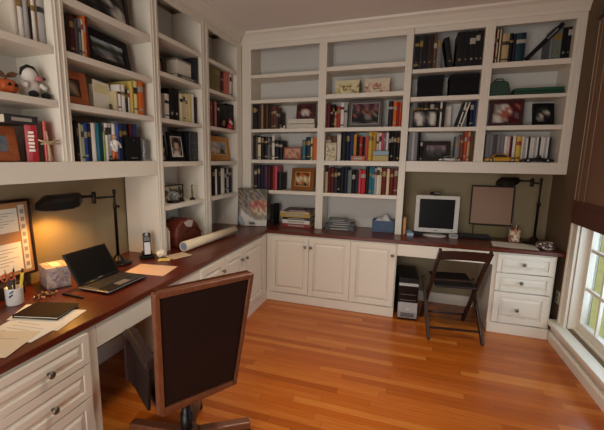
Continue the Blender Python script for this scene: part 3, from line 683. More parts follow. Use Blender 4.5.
  (-1.698, 0.029, 0.252, 0.166, 0, 'maroon', 'book', 'maroon book, seventeenth from left on left shelf above desk lamp'),
  (-1.666, 0.047, 0.252, 0.175, 0, 'dark blue', 'book', 'dark blue book, eighteenth from left on left shelf above desk lamp'),
 ]),
 ('LC2','L',0.05,1.8,'left shelf above black portrait frame',[
  (-1.307, 0.054, 0.193, 0.211, 0, 'white', 'book', 'white book, first from left on left shelf above black portrait frame'),
  (-1.246, 0.061, 0.243, 0.201, 0, 'black', 'binder', 'thick black binder, second from left on left shelf above black portrait frame'),
  (-1.179, 0.056, 0.254, 0.18, 0, 'black', 'binder', 'thick black binder, third from left on left shelf above black portrait frame'),
  (-1.104, 0.044, 0.224, 0.214, 0, 'cream', 'book', 'cream book, fourth from left on left shelf above black portrait frame'),
  (-1.054, 0.029, 0.23, 0.213, 0, 'beige', 'book', 'beige book, fifth from left on left shelf above black portrait frame'),
  (-1.021, 0.03, 0.234, 0.183, 0, 'cream', 'book', 'cream book, sixth from left on left shelf above black portrait frame'),
  (-0.987, 0.053, 0.241, 0.202, 0, 'pale yellow', 'book', 'pale yellow book, seventh from left on left shelf above black portrait frame'),
  (-0.929, 0.036, 0.245, 0.195, 0, 'white', 'book', 'white book, eighth from left on left shelf above black portrait frame'),
  (-0.889, 0.047, 0.23, 0.211, 0, 'dark brown', 'book', 'dark brown book, ninth from left on left shelf above black portrait frame'),
 ]),
 ('LD1','L',0.04,2.135,'upper shelf near back left corner',[
  (-0.638, 0.102, 0.219, 0.192, 0, 'olive', 'book', 'thick olive book, first from left on upper shelf near back left corner'),
  (-0.528, 0.108, 0.23, 0.189, 0, 'olive', 'book', 'thick olive book, second from left on upper shelf near back left corner'),
  (-0.408, 0.06, 0.21, 0.199, 0, 'maroon', 'book', 'thick maroon book, third from left on upper shelf near back left corner'),
  (-0.339, 0.116, 0.223, 0.219, 0, 'salmon pink', 'book', 'thick salmon pink book, fourth from left on upper shelf near back left corner'),
  (-0.213, 0.048, 0.23, 0.184, 0, 'white', 'book', 'white book, fifth from left on upper shelf near back left corner'),
  (-0.101, 0.008, 0.23, 0.185, 0, 'charcoal', 'book', 'thin charcoal book, sixth from left on upper shelf near back left corner'),
 ]),
 ('LD2','L',0.04,1.8,'corner shelf above gold landscape frame',[
  (-0.625, 0.039, 0.232, 0.205, 0, 'rose red', 'book', 'rose red book, first from left on corner shelf above gold landscape frame'),
  (-0.58, 0.038, 0.236, 0.215, 0, 'maroon', 'book', 'maroon book, second from left on corner shelf above gold landscape frame'),
  (-0.536, 0.035, 0.242, 0.2, 0, 'dusty pink', 'book', 'dusty pink book, third from left on corner shelf above gold landscape frame'),
  (-0.489, 0.049, 0.231, 0.197, 0, 'dark brown', 'book', 'dark brown book, fourth from left on corner shelf above gold landscape frame'),
  (-0.428, 0.156, 0.239, 0.214, 0, 'black', 'box file', 'thick black box file, fifth from left on corner shelf above gold landscape frame'),
  (-0.262, 0.138, 0.261, 0.211, 0, 'black', 'box file', 'thick black box file, sixth from left on corner shelf above gold landscape frame'),
 ]),
 ('LD4','L',0.05,1.137,'corner shelf below gold landscape frame',[
  (-0.586, 0.051, 0.266, 0.163, 0, 'black', 'book', 'black book, first from left on corner shelf below gold landscape frame'),
  (-0.529, 0.03, 0.259, 0.195, 0, 'white', 'book', 'white book, second from left on corner shelf below gold landscape frame'),
  (-0.492, 0.031, 0.267, 0.168, 0, 'charcoal', 'book', 'charcoal book, third from left on corner shelf below gold landscape frame'),
  (-0.455, 0.035, 0.266, 0.172, 0, 'dark brown', 'book', 'dark brown book, fourth from left on corner shelf below gold landscape frame'),
  (-0.413, 0.075, 0.262, 0.193, 0, 'white', 'book', 'thick white book, fifth from left on corner shelf below gold landscape frame'),
  (-0.331, 0.037, 0.263, 0.177, 0, 'black', 'book', 'black book, sixth from left on corner shelf below gold landscape frame'),
  (-0.287, 0.045, 0.259, 0.192, 0, 'pale grey', 'book', 'pale grey book, seventh from left on corner shelf below gold landscape frame'),
  (-0.235, 0.065, 0.261, 0.167, 0, 'charcoal', 'book', 'thick charcoal book, eighth from left on corner shelf below gold landscape frame'),
 ]),
]

def band_for(col):
    if col in('white','cream','off white','pale grey','pale yellow','beige','tan','pale pink','pale green','straw yellow','yellow','grey'): return random.choice([DARKT,REDT,DARKT,GOLDT])
    return random.choice([GOLDT,PALET,PALET,GOLDT])
for key,side,ins,z,desc,L in ROWS:
    for (s,t,h,d,tilt,col,noun,lab) in L:
        if tilt>0: o_s=s+t
        else: o_s=s
        name=noun.replace(' ','_')
        cm=mat('cover_'+col.replace(' ','_'),PALETTE[col],.5,0,.14,25,spec=.25)
        m=book_mesh(t,d,h*(1 if not tilt else .985),col,noun,-1 if tilt>0 else 1)
        o=obj(name,m,[cm,PAGES,band_for(col)])
        loc,rz=place(side,o_s,ins,z+.0008)
        o.location=loc; o.rotation_euler=(0,math.radians(tilt),rz)
        tag(o,lab,noun if noun!='disc case' else 'disc case',{'disc case':'disc cases','binder':'binders','magazine':'magazines','album':'albums','box file':'box files'}.get(noun,'books')+' on the '+desc if not desc.startswith('crowded') else 'books on the crowded middle back shelf')

# ------------------------------------------------------------------ pictures and frames
PC={'.':'d8d2c6','w':'cdc8be','k':'141316','g':'7d7b78','G':'4a4948','b':'5a4636','B':'33241c','r':'8a2a28','R':'4a1518','p':'c79a88','P':'c9a18a','o':'b8672c','y':'d0b050','Y':'e8d9a0','n':'4d5a34','N':'2a3320','s':'9fb0bd','S':'6b7f92','t':'b79a70','m':'9c5a4a','c':'c8b89a','d':'262126','u':'2c3450','q':'6d5a68','e':'96918a','f':'5f6a70','a':'cf8f70','z':'8f7a60'}
def picture(name,parent,x0,x1,z0,z1,y,rows):
    nr=len(rows); nc=max(len(r) for r in rows); rows=[r.ljust(nc,r[-1]) for r in rows]
    me=bpy.data.meshes.new(name); v=[];f=[];cols=[]
    for j in range(nr):
        for i in range(nc):
            v.append((x0+(x1-x0)*i/(nc-1),y,z1-(z1-z0)*j/(nr-1))); cols+=list(rgb(PC[rows[j][i]]))
    for j in range(nr-1):
        for i in range(nc-1): f.append((j*nc+i,(j+1)*nc+i,(j+1)*nc+i+1,j*nc+i+1))
    n=len(v); th=.0012
    v+=[(x0,y+th,z0),(x1,y+th,z0),(x1,y+th,z1),(x0,y+th,z1)]; cols+=list(rgb('cccccc'))*4
    f.append((n,n+1,n+2,n+3))
    me.from_pydata(v,[],f); me.materials.append(PRINT)
    a=me.color_attributes.new('Col','FLOAT_COLOR','POINT'); a.data.foreach_set('color',cols)
    o=bpy.data.objects.new(name,me); COL.objects.link(o)
    if parent is not None: o.parent=parent
    return o
def frame(name,label,side,s,d,z,w,h,fw,fm,rows,lean=8,turn=0,cat='picture frame',matw=0,group=None,inner=None,depth=.016,matm=None,world=None):
    loc,rz=place(side,s,d,z+.001)
    if world: loc,rz=world
    loc=(loc[0],loc[1],loc[2]+depth*math.sin(math.radians(lean))+.003*(lean>0))
    r=thing(name,label,cat,loc,rz+math.radians(turn),group,rx=-math.radians(lean))
    m=MB()
    for (a,b,c,e) in ((-w/2,-w/2+fw,0,h),(w/2-fw,w/2,0,h),(-w/2+fw,w/2-fw,0,fw),(-w/2+fw,w/2-fw,h-fw,h)): m.box(a,b,0,depth,c,e)
    obj('frame_moulding',m,fm,r,.002)
    if inner:
        m=MB(); i0,i1=fw-.006,fw
        for (a,b,c,e) in ((-w/2+i0,-w/2+i1,i0,h-i0),(w/2-i1,w/2-i0,i0,h-i0),(-w/2+i0,w/2-i0,i0,i1),(-w/2+i0,w/2-i0,h-i1,h-i0)): m.box(a,b,-.002,-.0003,c,e)
        obj('inner_edge',m,inner,r)
    m=MB().box(-w/2+fw*.5,w/2-fw*.5,depth+.0005,depth+.004,fw*.5,h-fw*.5); obj('backing_board',m,BLKM,r)
    y=depth*.55
    if matw:
        m=MB().box(-w/2+fw+.0003,w/2-fw-.0003,y+.002,y+.003,fw+.0003,h-fw-.0003); obj('mat_board',m,matm or PAPER,r)
    picture('picture',r,-w/2+fw+matw+.0005,w/2-fw-matw-.0005,fw+matw+.0005,h-fw-matw-.0005,y,rows)
    if lean:
        l=math.radians(lean); hs=h*.7
        m=MB(); b=hs*math.sin(l)*2.0
        # easel strut that reaches the shelf behind the frame
        m.M=Matrix.Rotation(l,4,'X')
        top=Vector((0,hs*math.sin(l)+(depth+.006)*math.cos(l),hs*math.cos(l)-(depth+.006)*math.sin(l)))
        m.bar((0,top.y+.018,.002),(0,top.y+.001,top.z-.004),.03,.003,up=(0,1,0))
        obj('easel_strut',m,BLKM,r)
    return r
LAND=['sssssswwss','SssssSSsss','NnNNnnNnNN','dddddddddd','gGgSSgGGgd','dGGgggGdGd','ddGGeegdGG','dddggGGddd']
frame('picture_frame','black wide framed landscape photograph leaning on upper left shelf','L',-1.80,.075,2.065,.385,.205,.045,BLKM,LAND,10,4)
frame('picture_frame','large dark framed black and white picture on top left shelf, cut by photo edge','L',-1.82,.08,2.345,.43,.29,.03,DKWOOD,['kkGGgeGkk','kGgwwgGkk','kGwwwwgGk','kkGgGkkGk','kGkkgwkkG','kkGkkkgwG','kkkkkGwwg','kkkGkkgww'],7)
frame('picture_frame','copper-brown wooden frame with small round photo on left shelf','L',-2.10,.07,1.797,.17,.19,.045,TERRA,['bBBb','BtgB','BgtB','bBBb'],8,-6)
frame('picture_frame','orange-brown framed tile at far left above pinned board','L',-2.53,.09,1.480,.17,.168,.045,TERRA,['gSSg','SffS','SfgS','gSSg'],8,0)
frame('picture_frame','black portrait frame with grey photo of dark-haired sitter, left shelf','L',-1.135,.06,1.475,.215,.232,.038,BLKM,['eeeGGGee','eeGkkkGe','eGkkkkkG','eGkpPpkG','eGkPPPkG','eekPpPke','eegkpkge','ekgwPwgk','kgwwwwgk','kwwwwwwg'],7,0,matw=0,inner=PAPER)
frame('picture_frame','narrow collage frame of small grey-brown photos beside black portrait frame','L',-1.325,.075,1.475,.125,.20,.008,DKWOOD,['BgtG','Ggtb','kkBk','etgB','gtpt','kBkk','tpgb','Btgg'],7,0)
frame('picture_frame','wide gold frame with village landscape on the corner shelf','L',-.395,.07,1.475,.47,.245,.062,GOLD,['sswwwsssss','sstwwssSss','ttttsstSSs','eewwettdse','wwwwwwkdkw','wttwewdkdw','nntttnntnn'],7,0,inner=GOLDB)
frame('picture_frame','small framed engraving of a town standing behind glass paperweight','L',-1.015,.20,1.135,.30,.125,.007,DKWOOD,['cccccccccccc','ccccGccccGbc','cbGcGbbGgGbc','bGbGBbGbBGBb','GBGbGBBGbGBG','cBcGbcbBcbBc','cccccbcccccc'],3,0)
frame('picture_frame','small round-topped dark frame leaning on upper left shelf','L',-1.35,.07,2.135,.10,.115,.012,DKWOOD,['gtg','tpt','gtg'],14,-30)
# back shelves
m_=frame('picture_frame','maroon framed group photo standing on white boxes','B',.592,.06,1.9195,.195,.150,.018,mat('maroon_frame','431417',.4),['RRrRRRR','RdkdkdR','RkPwPkR','RmwwwmR','rdwewdR','RRddRRr'],8,0)
frame('picture_frame','pink-toned framed photo between books on left back shelf','B',.460,.05,1.491,.20,.132,.012,mat('rose_frame','8a5044',.4),['aaPaPPa','aPPmPPa','aPmPPmP','PmPPPma','mmPmmPm'],8,0)
frame('picture_frame','gold-brown box frame tilted back on lowest left back shelf','B',.575,.055,1.159,.262,.245,.05,mat('bronze_gold','8a5320',.35,.35,.2),['bBoBBob','oBoooBo','YeYtYeY','eYteYtY','BotoBto','bBBbBBb'],10,-5,inner=GOLDB)
frame('picture_frame','large dark grey framed family group photo on second back shelf','B',1.210,.055,1.821,.325,.262,.032,mat('grey_wood_frame','4a4748',.45),['RqRRqqRRqR','qRqRRqRRqR','GdmdGmdGmG','ddGdmdGmdd','kmdkdgmkgk','kdkkdggdkk','dkkkkdkkkd','GgfGkkGfgG'],6,0,inner=PALET)
frame('picture_frame','black and white animal photo in thin frame before navy books','B',1.768,.012,1.808,.215,.155,.008,BLKM,['kGgGkkGkkG','GwwgGkGwwG','gwwwgGgwwg','Ggwwgkgwwe','kGwwGkGwwG','kkggGkkGgk'],5,0)
frame('picture_frame','dark framed seascape behind silver toy car','B',1.893,.085,1.4955,.245,.185,.035,DKWOOD,['qqqqqqqq','eqeqqqeq','GGqGGGqG','dGGdGGdd','dddGdddd'],8,0)
frame('picture_frame','dark red frame with painting of white figure on right shelf','B',2.440,.05,1.813,.262,.222,.024,mat('oxblood_frame','35100f',.4),['RRRRRRRRR','ReewwRRmR','ReewmmRRm','RewmmwRRR','eemmmmRqR','ewwmmRRqR','ewweeRRRR','eeweRRRRR'],5,0)
frame('picture_frame','black framed dark photo tilted back on right shelf near window','B',2.722,.045,1.813,.165,.185,.022,BLKM,['kkddkk','kdNNdk','kNdewk','kGwkGk','keedkk','kkddkk'],12,8)

# ------------------------------------------------------------------ shelf ornaments
def at_s(side,s,d,z): return place(side,s,d,z+.001)
# pumpkin ornament and plush animal
(loc,rz)=at_s('L',-2.492,.075,1.797)
r=thing('pumpkin_ornament','orange pumpkin ornament with brown leaves at far left shelf edge','ornament',loc,rz)
m=MB(); n=24; v=[]; 
prof=[(.004,.004),(.03,.0),(.047,.018),(.052,.036),(.046,.055),(.028,.068),(.006,.064)]
m.smooth=True
for (rad,z) in prof:
    for k in range(n*2):
        a=2*PI*k/(n*2); q=rad*(1-.10*abs(math.sin(4*a))); v.append((q*math.cos(a),q*math.sin(a),z))
N2=n*2; fs=[(i*N2+k,i*N2+(k+1)%N2,(i+1)*N2+(k+1)%N2,(i+1)*N2+k) for i in range(len(prof)-1) for k in range(N2)]+[tuple(range(N2))[::-1],tuple((len(prof)-1)*N2+k for k in range(N2))]
m.add(v,fs); obj('pumpkin',m,mat('pumpkin_orange','b5521f',.5,0,.15),r)
m=MB(); m.tube([(0,0,.062),(.004,0,.08),(.014,0,.092)],[.008,.006,.005],8); obj('stem',m,mat('stem_brown','5a4328',.7),r)
for dx,rr_ in ((-.02,.5),(.035,-.35)):
    m=MB(); m.M=Matrix.Translation((dx,.005,.095)) @ Matrix.Rotation(rr_,4,'Y')
    m.prism([(-.03,0),(-.012,.012),(.012,.014),(.036,0),(.012,-.012),(-.012,-.01)],-.003,.003,'y'); obj('leaf',m,mat('dry_leaf','6a4a34',.8),r,.001)
for dx in (-.016,.016):
    m=MB(); m.prism([(dx-.008,.036),(dx+.008,.036),(dx,.05)],-.053,-.045,'y'); obj('carved_eye',m,BLKM,r)
(loc,rz)=at_s('L',-2.360,.085,1.797)
r=thing('plush_animal','white plush animal with black ears, pink snout and black feet','plush toy',loc,rz)
WP=mat('white_plush','d8d3cb',.95,0,.06,80,.4); BP=mat('black_plush','19171a',.95,0,.1,80,.3); PK=mat('pink_plush','b8707a',.9)
m=MB(); m.ball((0,.01,.052),.05,18,12,0,(1.05,.9,1.05)); m.ball((-.008,-.002,.112),.04,18,12,0,(1,.95,.95)); obj('body',m,WP,r)
m=MB(); m.tube([(-.048,0,.108),(-.04,-.004,.135),(-.014,-.006,.152),(.014,-.004,.148),(.034,0,.128),(.04,.002,.112)],[.006,.011,.012,.013,.011,.006],10); obj('ear',m,BP,r)
m=MB(); m.ball((.022,-.034,.098),.016,12,8,0,(1.4,.8,.8)); obj('snout',m,PK,r)
m=MB(); m.ball((.045,-.036,.102),.010,10,6,0,(1.3,.8,.8)); obj('nose',m,BP,r)
for sx in(-1,1):
    m=MB(); m.tube([(sx*.035,-.02,.07),(sx*.058,-.038,.05)],[.014,.012],10); obj('arm',m,WP,r)
    m=MB(); m.ball((sx*.034+.012,-.045,.018),.018,12,8,0,(1.3,1.2,.95)); obj('foot',m,BP,r)
# thick red books and dark book lying across them
def lying(name,label,side,s,d,z,w,dep,h,cm,turn=0,cat='book',parts=True,group=None,rxz=None):
    loc,rz=place(side,s,d,z) if rxz is None else rxz
    r=thing(name,label,cat,loc,rz+math.radians(turn),group)
    c=min(.003,h*.15)
    m=MB(); m.box(-w/2,w/2,-dep/2,dep/2,0,c); m.box(-w/2,w/2,-dep/2,dep/2,h-c,h); m.box(-w/2,w/2,-dep/2,-dep/2+.003,c,h-c); obj('cover',m,cm,r,.0008)
    m=MB(); m.box(-w/2+.004,w/2-.004,-dep/2+.0035,dep/2-.004,c+.0002,h-c-.0002); obj('pages',m,PAGES,r)
    m=MB(); m.box(-w*.3,w*.3,-dep/2-.0012,-dep/2-.0002,h*.3,h*.7); obj('spine_title',m,PALET if cm!=PAPER else DARKT,r)
    return r
def upright_book(label,side,s,d,z,t,dep,h,cm,title=None,turn=0,tilt=0,bands=6):
    loc,rz=place(side,s,d,z+.001)
    r=thing('book',label,'book',loc,rz+math.radians(turn),None,ry=math.radians(tilt))
    m=MB(); c=.003; m.box(-t/2,-t/2+c,0,dep,0,h); m.box(t/2-c,t/2,0,dep,0,h)
    m.prism([(-t/2,.001),(-t*.3,-.004),(0,-.006),(t*.3,-.004),(t/2,.001)],0,h,'z'); obj('cover',m,cm,r)
    m=MB(); m.box(-t/2+c+.0002,t/2-c-.0002,.0012,dep-.004,.003,h-.004); obj('pages',m,PAGES,r)
    if title:
        m=MB()
        for i in range(bands):
            z0=h*(.28+.58*i/bands); w_=t*(.22 if i%2 else .26); m.box(-w_,w_,-.0085,-.0062,z0,z0+h*.58/bands*.62)
        obj('spine_title',m,title,r)
    return r
REDB=mat('crimson_cover','a3202c',.4,0,.1)
upright_book('thick crimson book with white spine lettering under dark lying book','L',-2.412,.048,1.480,.052,.10,.182,REDB,PAPER,-35)
upright_book('pale book standing behind the orange-brown framed tile','L',-2.50,.178,1.480,.05,.09,.182,mat('cover_white','dcd8d0',.45))
lying('book','thick charcoal book lying flat across the crimson book at far left','L',-2.46,.13,1.6632,.165,.19,.042,mat('charcoal_cover','2b2c30',.45))
upright_book('thin bright red book right of the thick crimson book','L',-2.342,.040,1.480,.018,.085,.205,mat('scarlet_cover','b83a32',.4),None,-35)
r=thing('straw_cross','small beige straw cross leaning before the red books','ornament',at_s('L',-2.352,.006,1.480)[0],PI/2,rx=-.06)
STR=mat('straw','b29a78',.8,0,.2,60)
m=MB(); m.tube([(0,0,.003),(.002,0,.08),(-.002,0,.155)],[.007,.006,.005],8); m.tube([(.012,.0,.004),(.006,0,.07)],[.005,.004],8); obj('upright_bundle',m,STR,r)
m=MB(); m.tube([(-.055,-.008,.108),(-.02,-.009,.098),(.02,-.009,.1),(.058,-.008,.112)],[.005,.006,.006,.004],8); m.tube([(-.05,-.013,.088),(.055,-.014,.094)],[.003,.004],8); obj('cross_bundle',m,STR,r)
# white card with tinted band
r=thing('greeting_card','white and pale yellow folded card on left shelf beside beige books','card',at_s('L',-1.895,.085,1.797)[0],PI/2,rx=0)
m=MB(); m.prism([(-.068,0),(.06,0),(.06,.165),(-.068,.175)],0,.002,'y'); m.prism([(-.068,.03),(-.062,.03),(.066,.0),(.06,.0)],0,.15,'z'); obj('card_leaf',m,PAPER,r)
m=MB(); m.box(-.055,.05,-.001,-.0001,.10,.155); obj('printed_panel',m,mat('pale_yellow_print','d7cfa0',.6),r)
r=thing('small_photo','tiny dark photo leaning at the foot of the white card','photo',at_s('L',-1.838,.06,1.797)[0],PI/2,rx=-.12)
m=MB(); m.box(-.02,.02,0,.003,0,.042); obj('photo_card',m,DKWOOD,r)
m=MB(); m.box(-.014,.014,-.0008,-.0001,.006,.036); obj('print_area',m,mat('dull_print','6a5a58',.5),r)
# sports figurine
(loc,rz)=at_s('L',-1.872,.032,1.480)
r=thing('figurine','small white figurine with orange legs standing before the blue books','figurine',loc,rz)
m=MB(); m.box(-.034,.034,-.02,.02,0,.012); obj('base',m,BLKM,r,.002)
m=MB(); m.tube([(-.012,0,.012),(-.012,-.002,.04),(-.008,0,.068)],[.009,.011,.013],10); m.tube([(.014,0,.012),(.013,.002,.04),(.008,0,.068)],[.009,.011,.013],10); obj('leg',m,mat('figure_orange','b5623a',.5),r)
m=MB(); m.tube([(0,0,.062),(0,-.002,.09),(0,0,.125),(0,0,.135)],[.02,.02,.024,.010],12); m.tube([(-.022,0,.125),(-.034,-.01,.10),(-.026,-.022,.082)],[.009,.008,.007],8); m.tube([(.022,0,.125),(.038,-.004,.11),(.044,-.01,.085)],[.009,.008,.007],8); obj('body',m,mat('figure_white','d8d4cc',.4),r)
m=MB(); m.ball((0,0,.152),.016,12,8); obj('head',m,mat('figure_skin','b98a6a',.5),r)
# black cigar-box style case and glass piece
(loc,rz)=at_s('L',-1.697,.030,1.480)
r=thing('presentation_case','square black case standing before dark blue books on left shelf','case',loc,rz)
m=MB(); m.box(-.075,.075,0,.026,0,.166); obj('case_body',m,BLKM,r,.003)
m=MB(); m.box(-.03,.03,-.0012,-.0001,.018,.024); m.box(-.004,.004,-.0012,-.0001,.136,.142); obj('silver_mark',m,GREYP,r)
(loc,rz)=at_s('L',-1.578,.045,1.480)
r=thing('glass_block','upright clear glass block right of the square black case','ornament',loc,rz)
m=MB(); m.box(-.022,.022,-.02,.02,0,.15); obj('block',m,CRYS,r,.004)
m=MB(); m.box(-.026,.026,-.024,.024,-.0002,.006); obj('foot_plate',m,SILV,r)
# bookcase CD ornaments
(loc,rz)=at_s('L',-1.00,.16,2.135)
lying('book','dark grey book lying flat under the white card box','L',-1.015,.11,2.136,.29,.17,.035,mat('slate_cover','4a4744',.5))
r=thing('card_box','white card box sitting on grey lying book, upper left shelf','box',(XL-.12,-.985,2.1715),PI/2)
m=MB(); m.box(-.115,.095,-.05,.05,0,.12); obj('box_body',m,PAPER,r,.002)
m=MB(); m.box(-.117,.097,-.052,.052,.1202,.135); obj('box_lid',m,mat('grey_lid','8b8880',.5),r,.002)
upright_book('tall dark grey book standing right of the white card box','L',-.862,.03,2.135,.030,.18,.222,mat('cover_charcoal','333236',.45))
(loc,rz)=at_s('L',-.90,.15,1.475)
r=thing('black_box_set','large blue-black boxed set right of black portrait frame','box',loc,rz)
m=MB(); m.box(-.075,.06,-.10,.10,0,.258); obj('slipcase',m,mat('blue_black_box','15171f',.4),r,.003)
m=MB(); m.box(-.062,.046,-.1012,-.1002,.16,.164); m.box(-.062,.046,-.1012,-.1002,.10,.103); m.box(-.01,.005,-.1012,-.1002,.02,.035); obj('printed_line',m,GREYP,r)
# paperweight, small figure
(loc,rz)=at_s('L',-1.205,.075,1.135)
r=thing('glass_paperweight','domed glass paperweight on a brown foot, left shelf above leather case','paperweight',loc,rz)
m=MB(); m.lathe([(.05,0),(.055,.006),(.05,.016),(.042,.02)],20); obj('foot',m,DKWOOD,r)
m=MB(); m.lathe([(.042,.0205),(.052,.04),(.05,.065),(.036,.085),(.012,.094)],20); obj('dome',m,CRYS,r)
m=MB(); m.ball((.0,0,.045),.022,10,6); obj('inner_figure',m,mat('dull_bronze','6f6044',.5),r)
r=thing('toy_sled','small brown carved ornament beside the glass paperweight','ornament',at_s('L',-1.115,.06,1.135)[0],PI/2)
m=MB(); m.tube([(-.04,0,.012),(0,0,.02),(.04,0,.012)],[.010,.016,.007],10); m.box(-.03,.03,-.014,.014,0,.008); obj('carved_body',m,DKWOOD,r)
(loc,rz)=at_s('L',-.955,.05,1.135)
r=thing('trophy_figure','slim bronze figure on a round base, left shelf right end','figurine',loc,rz)
m=MB(); m.lathe([(.026,0),(.026,.008),(.014,.016),(.008,.022)],16); obj('base',m,DKWOOD,r)
m=MB(); m.tube([(0,0,.02),(.002,0,.06),(-.003,0,.09),(0,0,.115)],[.007,.011,.009,.005],10); m.ball((0,0,.126),.010,10,6); m.tube([(-.004,0,.10),(-.022,-.005,.12)],[.005,.003],8); obj('body',m,mat('dull_bronze','6f6044',.5),r)
# santa figure
(loc,rz)=at_s('L',-.262,.018,1.80)
r=thing('santa_figurine','small red and white seated figurine before the black box files','figurine',loc,rz)
SR=mat('santa_red','a3262a',.6)
m=MB(); m.lathe([(.030,0),(.034,.012),(.028,.04),(.016,.062),(.012,.066)],14); obj('robe',m,SR,r)
m=MB(); m.ball((0,-.008,.074),.017,12,8); m.ball((0,-.024,.058),.012,10,6); obj('beard_and_face',m,mat('figure_cream','d0b8a4',.6),r)
m=MB(); m.lathe([(.019,.082),(.013,.098),(.004,.112)],12); obj('cap',m,SR,r)
# leather case, papers and paper roll on the counter
(loc,rz)=at_s('L',-1.108,.068,CT)
r=thing('leather_case','red-brown domed leather case with pale top patch, behind paper roll','case',loc,rz)
prof=[(-.185,0),(-.195,.10),(-.172,.178),(-.11,.222),(-.03,.236),(.06,.216),(.125,.17),(.175,.105),(.195,.04),(.19,0)]
m=MB(); m.prism(prof,-.085,.085,'y'); obj('case_body',m,LEATHR,r,.02,seg=3)
m=MB(); inn=[(-.10,.205),(-.03,.2195),(.045,.2035),(.02,.150),(-.055,.165)]; m.prism(inn,-.0885,-.0855,'y'); obj('pale_patch',m,mat('pale_leather','b7aaa0',.5),r,.001)
m=MB(); m.tube([(-.19,-.09,.04),(-.06,-.092,.125),(.06,-.092,.145),(.185,-.09,.075)],.004,6); obj('seam',m,mat('dark_seam','3a120c',.5),r)
r=thing('upright_papers','white folded papers standing between bookcase stile and leather case','papers',at_s('L',-1.368,.05,CT)[0],PI/2)
for i,(x,h,t) in enumerate(((-.037,.175,.0),(-.020,.20,.01),(-.001,.185,-.006),(.016,.16,.004))):
    m=MB(); m.prism([(x,-.03),(x+.006,-.03),(x+.012+t,.14),(x+.006+t,.14)],0,h,'z'); obj('folded_sheet',m,PAPER if i%2 else PAPERP,r,.001)
ra,rb=Vector((0,-1.352,0)),Vector((.072,-.58,0)); rd=rb-ra; RL=rd.length/2
r=thing('paper_roll','long cream roll of paper with blue end lying along left counter','paper roll',((ra.x+rb.x)/2,(ra.y+rb.y)/2,CT+.0425),math.atan2(rd.y,rd.x)-PI/2)
m=MB(); m.smooth=True
def ring(y,r0,n=24): return [(r0*math.cos(2*PI*k/n),y,r0*math.sin(2*PI*k/n)) for k in range(n)]
R0=ring(-RL,.041)+ring(RL,.036)+ring(RL,.030)+ring(-RL,.033)
n=24; fs=[]
for a in range(4):
    b=(a+1)%4
    fs+= [(a*n+k,a*n+(k+1)%n,b*n+(k+1)%n,b*n+k) for k in range(n)]
m.add(R0,fs); obj('rolled_sheet',m,PAPERP,r)
m=MB(); m.M=Matrix.Translation((0,-RL+.004,0)) @ Matrix.Rotation(PI/2,4,'X'); m.lathe([(.032,0),(.032,.003)],20,smooth=False); obj('blue_end',m,mat('blue_print','7f8ea6',.6,0,.3,60),r)
# back bookcase ornaments
r=thing('white_bookend','low white bookend at the end of dark brown books, back shelf','bookend',at_s('B',.345,.05,1.82)[0],0)
m=MB(); m.box(-.03,.03,0,.06,0,.012); m.box(-.034,-.028,0,.06,.0,.05); m.lathe([(.012,.012),(.010,.03),(.003,.042)],10,c=(.012,.03,0)); obj('bookend_body',m,PAPER,r,.002)
for i,(w,h,zz,lab) in enumerate(((.30,.045,1.821,'lower white flat box under the maroon-framed photo'),(.285,.046,1.8725,'upper white flat box directly under the maroon-framed photo'))):
    r=thing('white_box',lab,'box',(.552+.004*i,.14,zz),0,'white flat boxes on the back shelf')
    m=MB(); m.box(-w/2,w/2,-.10,.10,0,h-.014); obj('box_body',m,mat('warm_white_card','cfc8ba',.6),r,.002)
    m=MB(); m.box(-w/2-.002,w/2+.002,-.102,.102,h-.0138,h); obj('box_lid',m,mat('white_lid','d6cfc2',.6),r,.002)
def gift_box(x,w,label,cols):
    r=thing('storage_box',label,'storage box',(x,.14,2.150),0,'patterned card storage boxes')
    fm=voro_mat('floral_'+cols[0],cols,42)
    m=MB(); m.box(-w/2,w/2,-.10,.10,0,.095); obj('box_body',m,fm,r,.002)
    m=MB(); m.box(-w/2-.003,w/2+.003,-.103,.103,.0952,.132); obj('box_lid',m,mat('cream_lid_'+cols[0],cols[1],.6),r,.002)
    m=MB()
    for (a,b,c,e) in ((-.04,.04,.034,.040),(-.04,.04,.068,.074),(-.04,-.034,.04,.068),(.034,.04,.04,.068)): m.box(a,b,-.1035,-.1003,c,e)
    obj('label_holder',m,mat('brass_dark','6a5030',.35,.6),r)
gift_box(1.025,.235,'left of two floral storage boxes, yellow-green print, top back shelf',['b5a860','cfc6a0','8a8a4a','c9b880','d6cdb0'])
gift_box(1.315,.235,'right of two floral storage boxes, pinkish print, top back shelf',['c49a86','cfc2aa','d0b59c','a86a5a','d6cdb8'])
r=thing('card_box','cream patterned small box before brown books at shelf left end','box',at_s('B',.888,.02,1.490)[0],0)
m=MB(); m.box(-.055,.055,0,.045,0,.16); obj('box_body',m,voro_mat('cream_pattern',['cfc4a6','b5aa88','d8cfb6','9a9078'],60),r,.002)
m=MB(); m.box(-.056,.056,-.001,.046,.1602,.178); obj('box_lid',m,mat('cream_lid','c9bda0',.6),r,.002)
lying('book','orange-brown book lying flat before the red and black spines','B',1.165,.035,1.4908,.135,.05,.05,mat('orange_brown_cover','a8582a',.5))
r=thing('pencil_tin','blue and yellow oblong tin before the ochre and pink books','tin',at_s('B',1.385,.038,1.490)[0],0)
m=MB(); m.box(-.075,.075,-.025,.025,0,.055); obj('tin_body',m,mat('tin_yellow','a89448',.45),r,.004)
m=MB(); m.box(-.076,.076,-.026,.026,.0552,.10); obj('tin_lid',m,mat('tin_blue','7f97a8',.45),r,.004)
